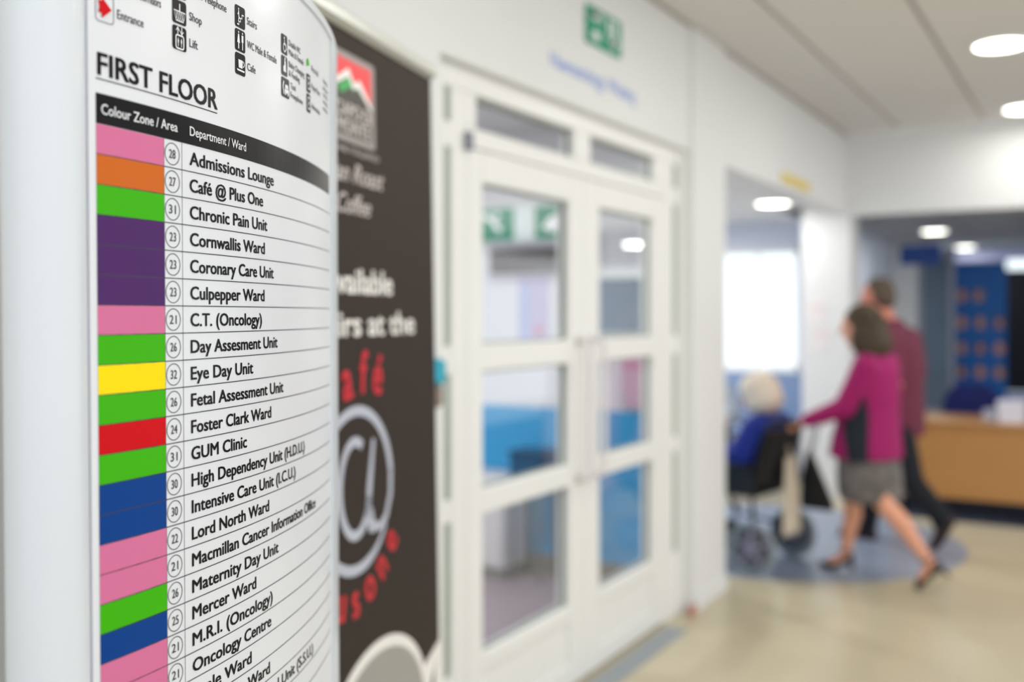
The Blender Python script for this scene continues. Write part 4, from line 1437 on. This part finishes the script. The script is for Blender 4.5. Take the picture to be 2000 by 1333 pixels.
# --- wheelchair, same heading
wc_ = thing('wheelchair', 'black transit wheelchair with small grey spoked wheels carrying the white-haired person', 'wheelchair', (-1.70, 5.92, 0), HROT)
M_tyre = mat('tyre_grey', (142, 150, 154), 0.6)
M_hub = mat('hub_grey', (92, 92, 100), 0.5)
M_spoke = mat('spoke_lilac', (150, 144, 166), 0.4)
M_blk = mat('chair_black', (20, 19, 21), 0.6)
RW = 0.152
for s in (1, -1):
    y = s * 0.275
    wh = MB().tube([(RW * 0.0 + (RW - 0.018) * math.cos(2 * PI * k / 36), y, RW + (RW - 0.018) * math.sin(2 * PI * k / 36)) for k in range(36)], 0.018, 10, True).build('rear_wheel', M_tyre, wc_, smooth=True)
    MB().lathe([(0.112, -0.008), (0.116, 0), (0.112, 0.008)], (0, y, RW), 36, 'y').build('wheel_disc', M_hub, wh)
    sp_ = MB()
    for k in range(5):
        a = 2 * PI * k / 5 + 0.3
        sp_.tube([(0.03 * math.cos(a), y + 0.012 * s, RW + 0.03 * math.sin(a)), (0.108 * math.cos(a), y + 0.012 * s, RW + 0.108 * math.sin(a))], 0.011, 6)
    sp_.build('spokes', M_spoke, wh)
    MB().lathe([(0.028, -0.022), (0.03, 0.0), (0.028, 0.022)], (0, y, RW), 18, 'y').build('hub', M_spoke, wh)
    yc = s * 0.235
    cs = MB().tube([(0.40 + 0.075 * math.cos(2 * PI * k / 24), yc, 0.094 + 0.075 * math.sin(2 * PI * k / 24)) for k in range(24)], 0.018, 8, True).build('castor', M_blk, wc_, smooth=True)
    MB().lathe([(0.06, -0.01), (0.06, 0.01)], (0.40, yc, 0.094), 24, 'y').build('castor_disc', M_spoke, cs)
    MB().tube([(0.40, yc + 0.03, 0.094), (0.37, yc + 0.03, 0.19), (0.37, yc, 0.21), (0.37, yc, 0.30)], 0.010, 8).build('castor_fork', M_blk, wc_)
    # side frame, armrest, push handle
    f = MB()
    y = s * 0.235
    f.tube([(0.0, y, RW), (0.02, y, 0.45), (-0.06, y, 0.80), (-0.10, y, 0.875), (-0.13, y, 0.892)], 0.012, 10)
    f.tube([(0.02, y, 0.45), (0.44, y, 0.46), (0.50, y, 0.30), (0.56, y, 0.14)], 0.012, 10)
    f.tube([(0.0, y, 0.20), (0.38, y, 0.24), (0.44, y, 0.44)], 0.011, 10)
    f.build('side_frame', M_blk, wc_, smooth=True)
    MB().tube([(-0.12, y, 0.890), (-0.26, y, 0.888)], 0.017, 12).build('push_handle', M_blk, wc_, smooth=True)
    MB().box(0.00, 0.36, y - 0.03, y + 0.03, 0.600, 0.625, 0.012).build('armrest', M_blk, wc_)
    MB().box(0.02, 0.38, y - 0.008, y + 0.008, 0.44, 0.600, 0.004).build('skirt_guard', M_blk, wc_)
    MB().box(0.50, 0.66, y * 0.85 - 0.07, y * 0.85 + 0.07, 0.10, 0.115, 0.004).build('footplate', M_blk, wc_)
MB().box(0.0, 0.44, -0.225, 0.225, 0.43, 0.475, 0.015).build('seat', M_blk, wc_)
bk = MB()
vs = []
for i in range(7):
    z = 0.47 + 0.37 * i / 6
    fx = 0.02 - 0.085 * (z - 0.45) / 0.35
    for k in range(9):
        y = -0.225 + 0.45 * k / 8
        sag = -0.035 * (1 - (y / 0.225) ** 2)
        vs += [(fx + sag, y, z), (fx + sag - 0.018, y, z)]
fs = []
for i in range(6):
    for k in range(8):
        a = (i * 9 + k) * 2
        c_ = ((i + 1) * 9 + k) * 2
        fs += [(a, a + 2, c_ + 2, c_), (a + 1, c_ + 1, c_ + 3, a + 3)]
for k in range(8):
    fs.append((k * 2, k * 2 + 1, k * 2 + 3, k * 2 + 2))
    a = (54 + k) * 2
    fs.append((a, a + 2, a + 3, a + 1))
bk.add(vs, fs).build('backrest', M_blk, wc_, smooth=True)
MB().tube([(0.0, -0.25, RW), (0.0, 0.25, RW)], 0.012, 8).build('axle', M_blk, wc_)

# black bag and beige cloth hanging from the handles
g = thing('shoulder_bag', 'black bag hanging from the wheelchair handle beside the woman', 'bag', (-1.70, 5.92, 0), HROT)
b = MB().loft([(-0.19, -0.20, 0.33, 0.105, 0.035), (-0.185, -0.20, 0.38, 0.100, 0.045), (-0.16, -0.20, 0.50, 0.070, 0.045), (-0.145, -0.20, 0.62, 0.032, 0.030), (-0.14, -0.20, 0.68, 0.015, 0.015)], 20, 3)
blob('bag_body', b, mat('bag_black', (16, 16, 18), 0.7), g, 0.008, 3)
MB().tube([(-0.14, -0.20, 0.66), (-0.15, -0.215, 0.78), (-0.165, -0.225, 0.86), (-0.17, -0.235, 0.915), (-0.175, -0.25, 0.86), (-0.165, -0.225, 0.75), (-0.15, -0.20, 0.66)], 0.006, 6).build('strap', MATS['bag_black'], g)
g = thing('draped_cloth', 'beige cloth hanging down behind the black wheelchair backrest', 'cloth', (-1.70, 5.92, 0), HROT)
vs, fs = [], []
for i in range(13):
    z = 0.66 - 0.46 * i / 12
    wd = 0.055 + 0.045 * i / 12
    for k in range(13):
        y = 0.0 + wd * (k / 6 - 1)
        vs.append((-0.115 - 0.010 * math.sin(k * 1.4 + i * 0.1) - 0.01 * i / 12, y, z))
for i in range(12):
    for k in range(12):
        a = i * 13 + k
        fs.append((a, a + 1, a + 14, a + 13))
o = obj('cloth', vs, fs, mat('cloth_beige', (222, 208, 186), 0.9), g, smooth=True)
bake(o, [('SOLIDIFY', dict(thickness=0.012))])
MB().tube([(-0.115, 0.0, 0.66), (-0.07, 0.0, 0.80), (-0.045, 0, 0.85)], 0.008, 6).build('loop', MATS['cloth_beige'], g)


def seated_person(label, loc, rz, m_top, m_leg, m_hair, m_skin, lean=0.0, hk=1.0):
    t = thing('person', label, 'person', loc, rz)
    b = MB()
    T = head_shape(b, (0.115 + lean, 0, 1.015), (0.092, 0.072, 0.105), 0.35)
    b.cap((0.07 + lean * 0.9, 0, 0.95), 0.045, (0.02 + lean * 0.6, 0, 0.85), 0.054)
    b.loft([(0.12, 0, 0.50, 0.12, 0.17), (0.10, 0, 0.60, 0.12, 0.16), (0.06 + lean * .4, 0, 0.74, 0.105, 0.165), (0.03 + lean * .6, 0, 0.84, 0.085, 0.155), (0.03 + lean * .6, 0, 0.88, 0.05, 0.08)])
    ar = {}
    for s in (1, -1):
        sh, el, wr = (0.03 + lean * .6, s * 0.165, 0.83), (0.10 + lean * .4, s * 0.20, 0.66 + 0.02), (0.32, s * 0.13, 0.64)
        ar[s] = (sh, el, wr)
        b.cap(sh, 0.042, el, 0.035).cap(el, 0.035, wr, 0.024)
        hand(b, wr, el, side=-s, k=0.95)
    for s in (1, -1):
        b.cap((0.14, s * 0.08, 0.54), 0.07, (0.50, s * 0.10, 0.55), 0.05).cap((0.50, s * 0.10, 0.55), 0.05, (0.55, s * 0.10, 0.20), 0.034)
    body = blob('body', b, m_skin, t, 0.008, 4)
    face_bits(body, T)
    h = MB().ell((0.085 + lean, 0, 1.055), (0.115 * hk, 0.108 * hk, 0.092 * hk), 18, 10).ell((0.050 + lean, 0, 1.00), (0.100 * hk, 0.108 * hk, 0.098 * hk), 18, 10)
    for i in range(50):
        a, z = random.uniform(0.9, 2 * PI - 0.9), random.uniform(0.95, 1.10)
        h.ell((0.07 + lean + 0.088 * math.cos(a), 0.088 * math.sin(a), z), (0.024, 0.024, 0.024), 8, 6)
    blob('hair', h, m_hair, t, 0.011, 3)
    j = MB().loft([(0.14, 0, 0.49, 0.17, 0.20), (0.13, 0, 0.56, 0.17, 0.205), (0.10 + lean * .2, 0, 0.68, 0.15, 0.20), (0.06 + lean * .4, 0, 0.79, 0.125, 0.19), (0.03 + lean * .6, 0, 0.86, 0.095, 0.16), (0.04 + lean * .7, 0, 0.91, 0.062, 0.08)], 30)
    for s in (1, -1):
        sh, el, wr = ar[s]
        j.cap(sh, 0.080, el, 0.080).cap(el, 0.078, wr, 0.060)
        j.cap((0.04 + lean * .6, s * 0.10, 0.84), 0.06, sh, 0.066)
    blob('coat', j, m_top, t, 0.012, 5)
    tr_ = MB()
    for s in (1, -1):
        tr_.cap((0.14, s * 0.085, 0.545), 0.095, (0.50, s * 0.10, 0.555), 0.075).cap((0.50, s * 0.10, 0.555), 0.073, (0.55, s * 0.10, 0.20), 0.058)
    blob('trousers', tr_, m_leg, t, 0.012, 4)
    for s in (1, -1):
        q = MB()
        shoe(q, (0.52, s * 0.10, 0.155), (0.69, s * 0.10, 0.150), (0.55, s * 0.10, 0.20), 0.038)
        blob('shoe', q, M_shoe, t, 0.009, 2)
    return t


M_coat = mat('coat_blue', (0, 34, 128), 0.8, var=0.08, scale=14)
seated_person('elderly white-haired person in a royal blue coat sitting in the wheelchair', (-1.70, 5.92, 0), HROT, M_coat, mat('trousers_black', (20, 22, 34), 0.85), mat('hair_white', (226, 212, 194), 0.8, var=0.08, scale=30), M_skin, lean=0.0, hk=1.10)
tag(seated_person('person in a grey top sitting beyond the wall edge, mostly hidden behind it', (-2.93, 8.22, 0), -1.2, mat('top_grey', (150, 158, 172), 0.85), mat('trousers_grey', (52, 60, 72), 0.85), mat('hair_dark', (70, 58, 52), 0.7), M_skin, lean=0.0))
visitor_chair('waiting_chair', 'grey-blue waiting room chair under the partly hidden seated person', (-2.93, 8.12, 0), -1.2 + PI / 2, M_seatgb, M_steelleg, 'waiting room chairs under the window', h=0.80)
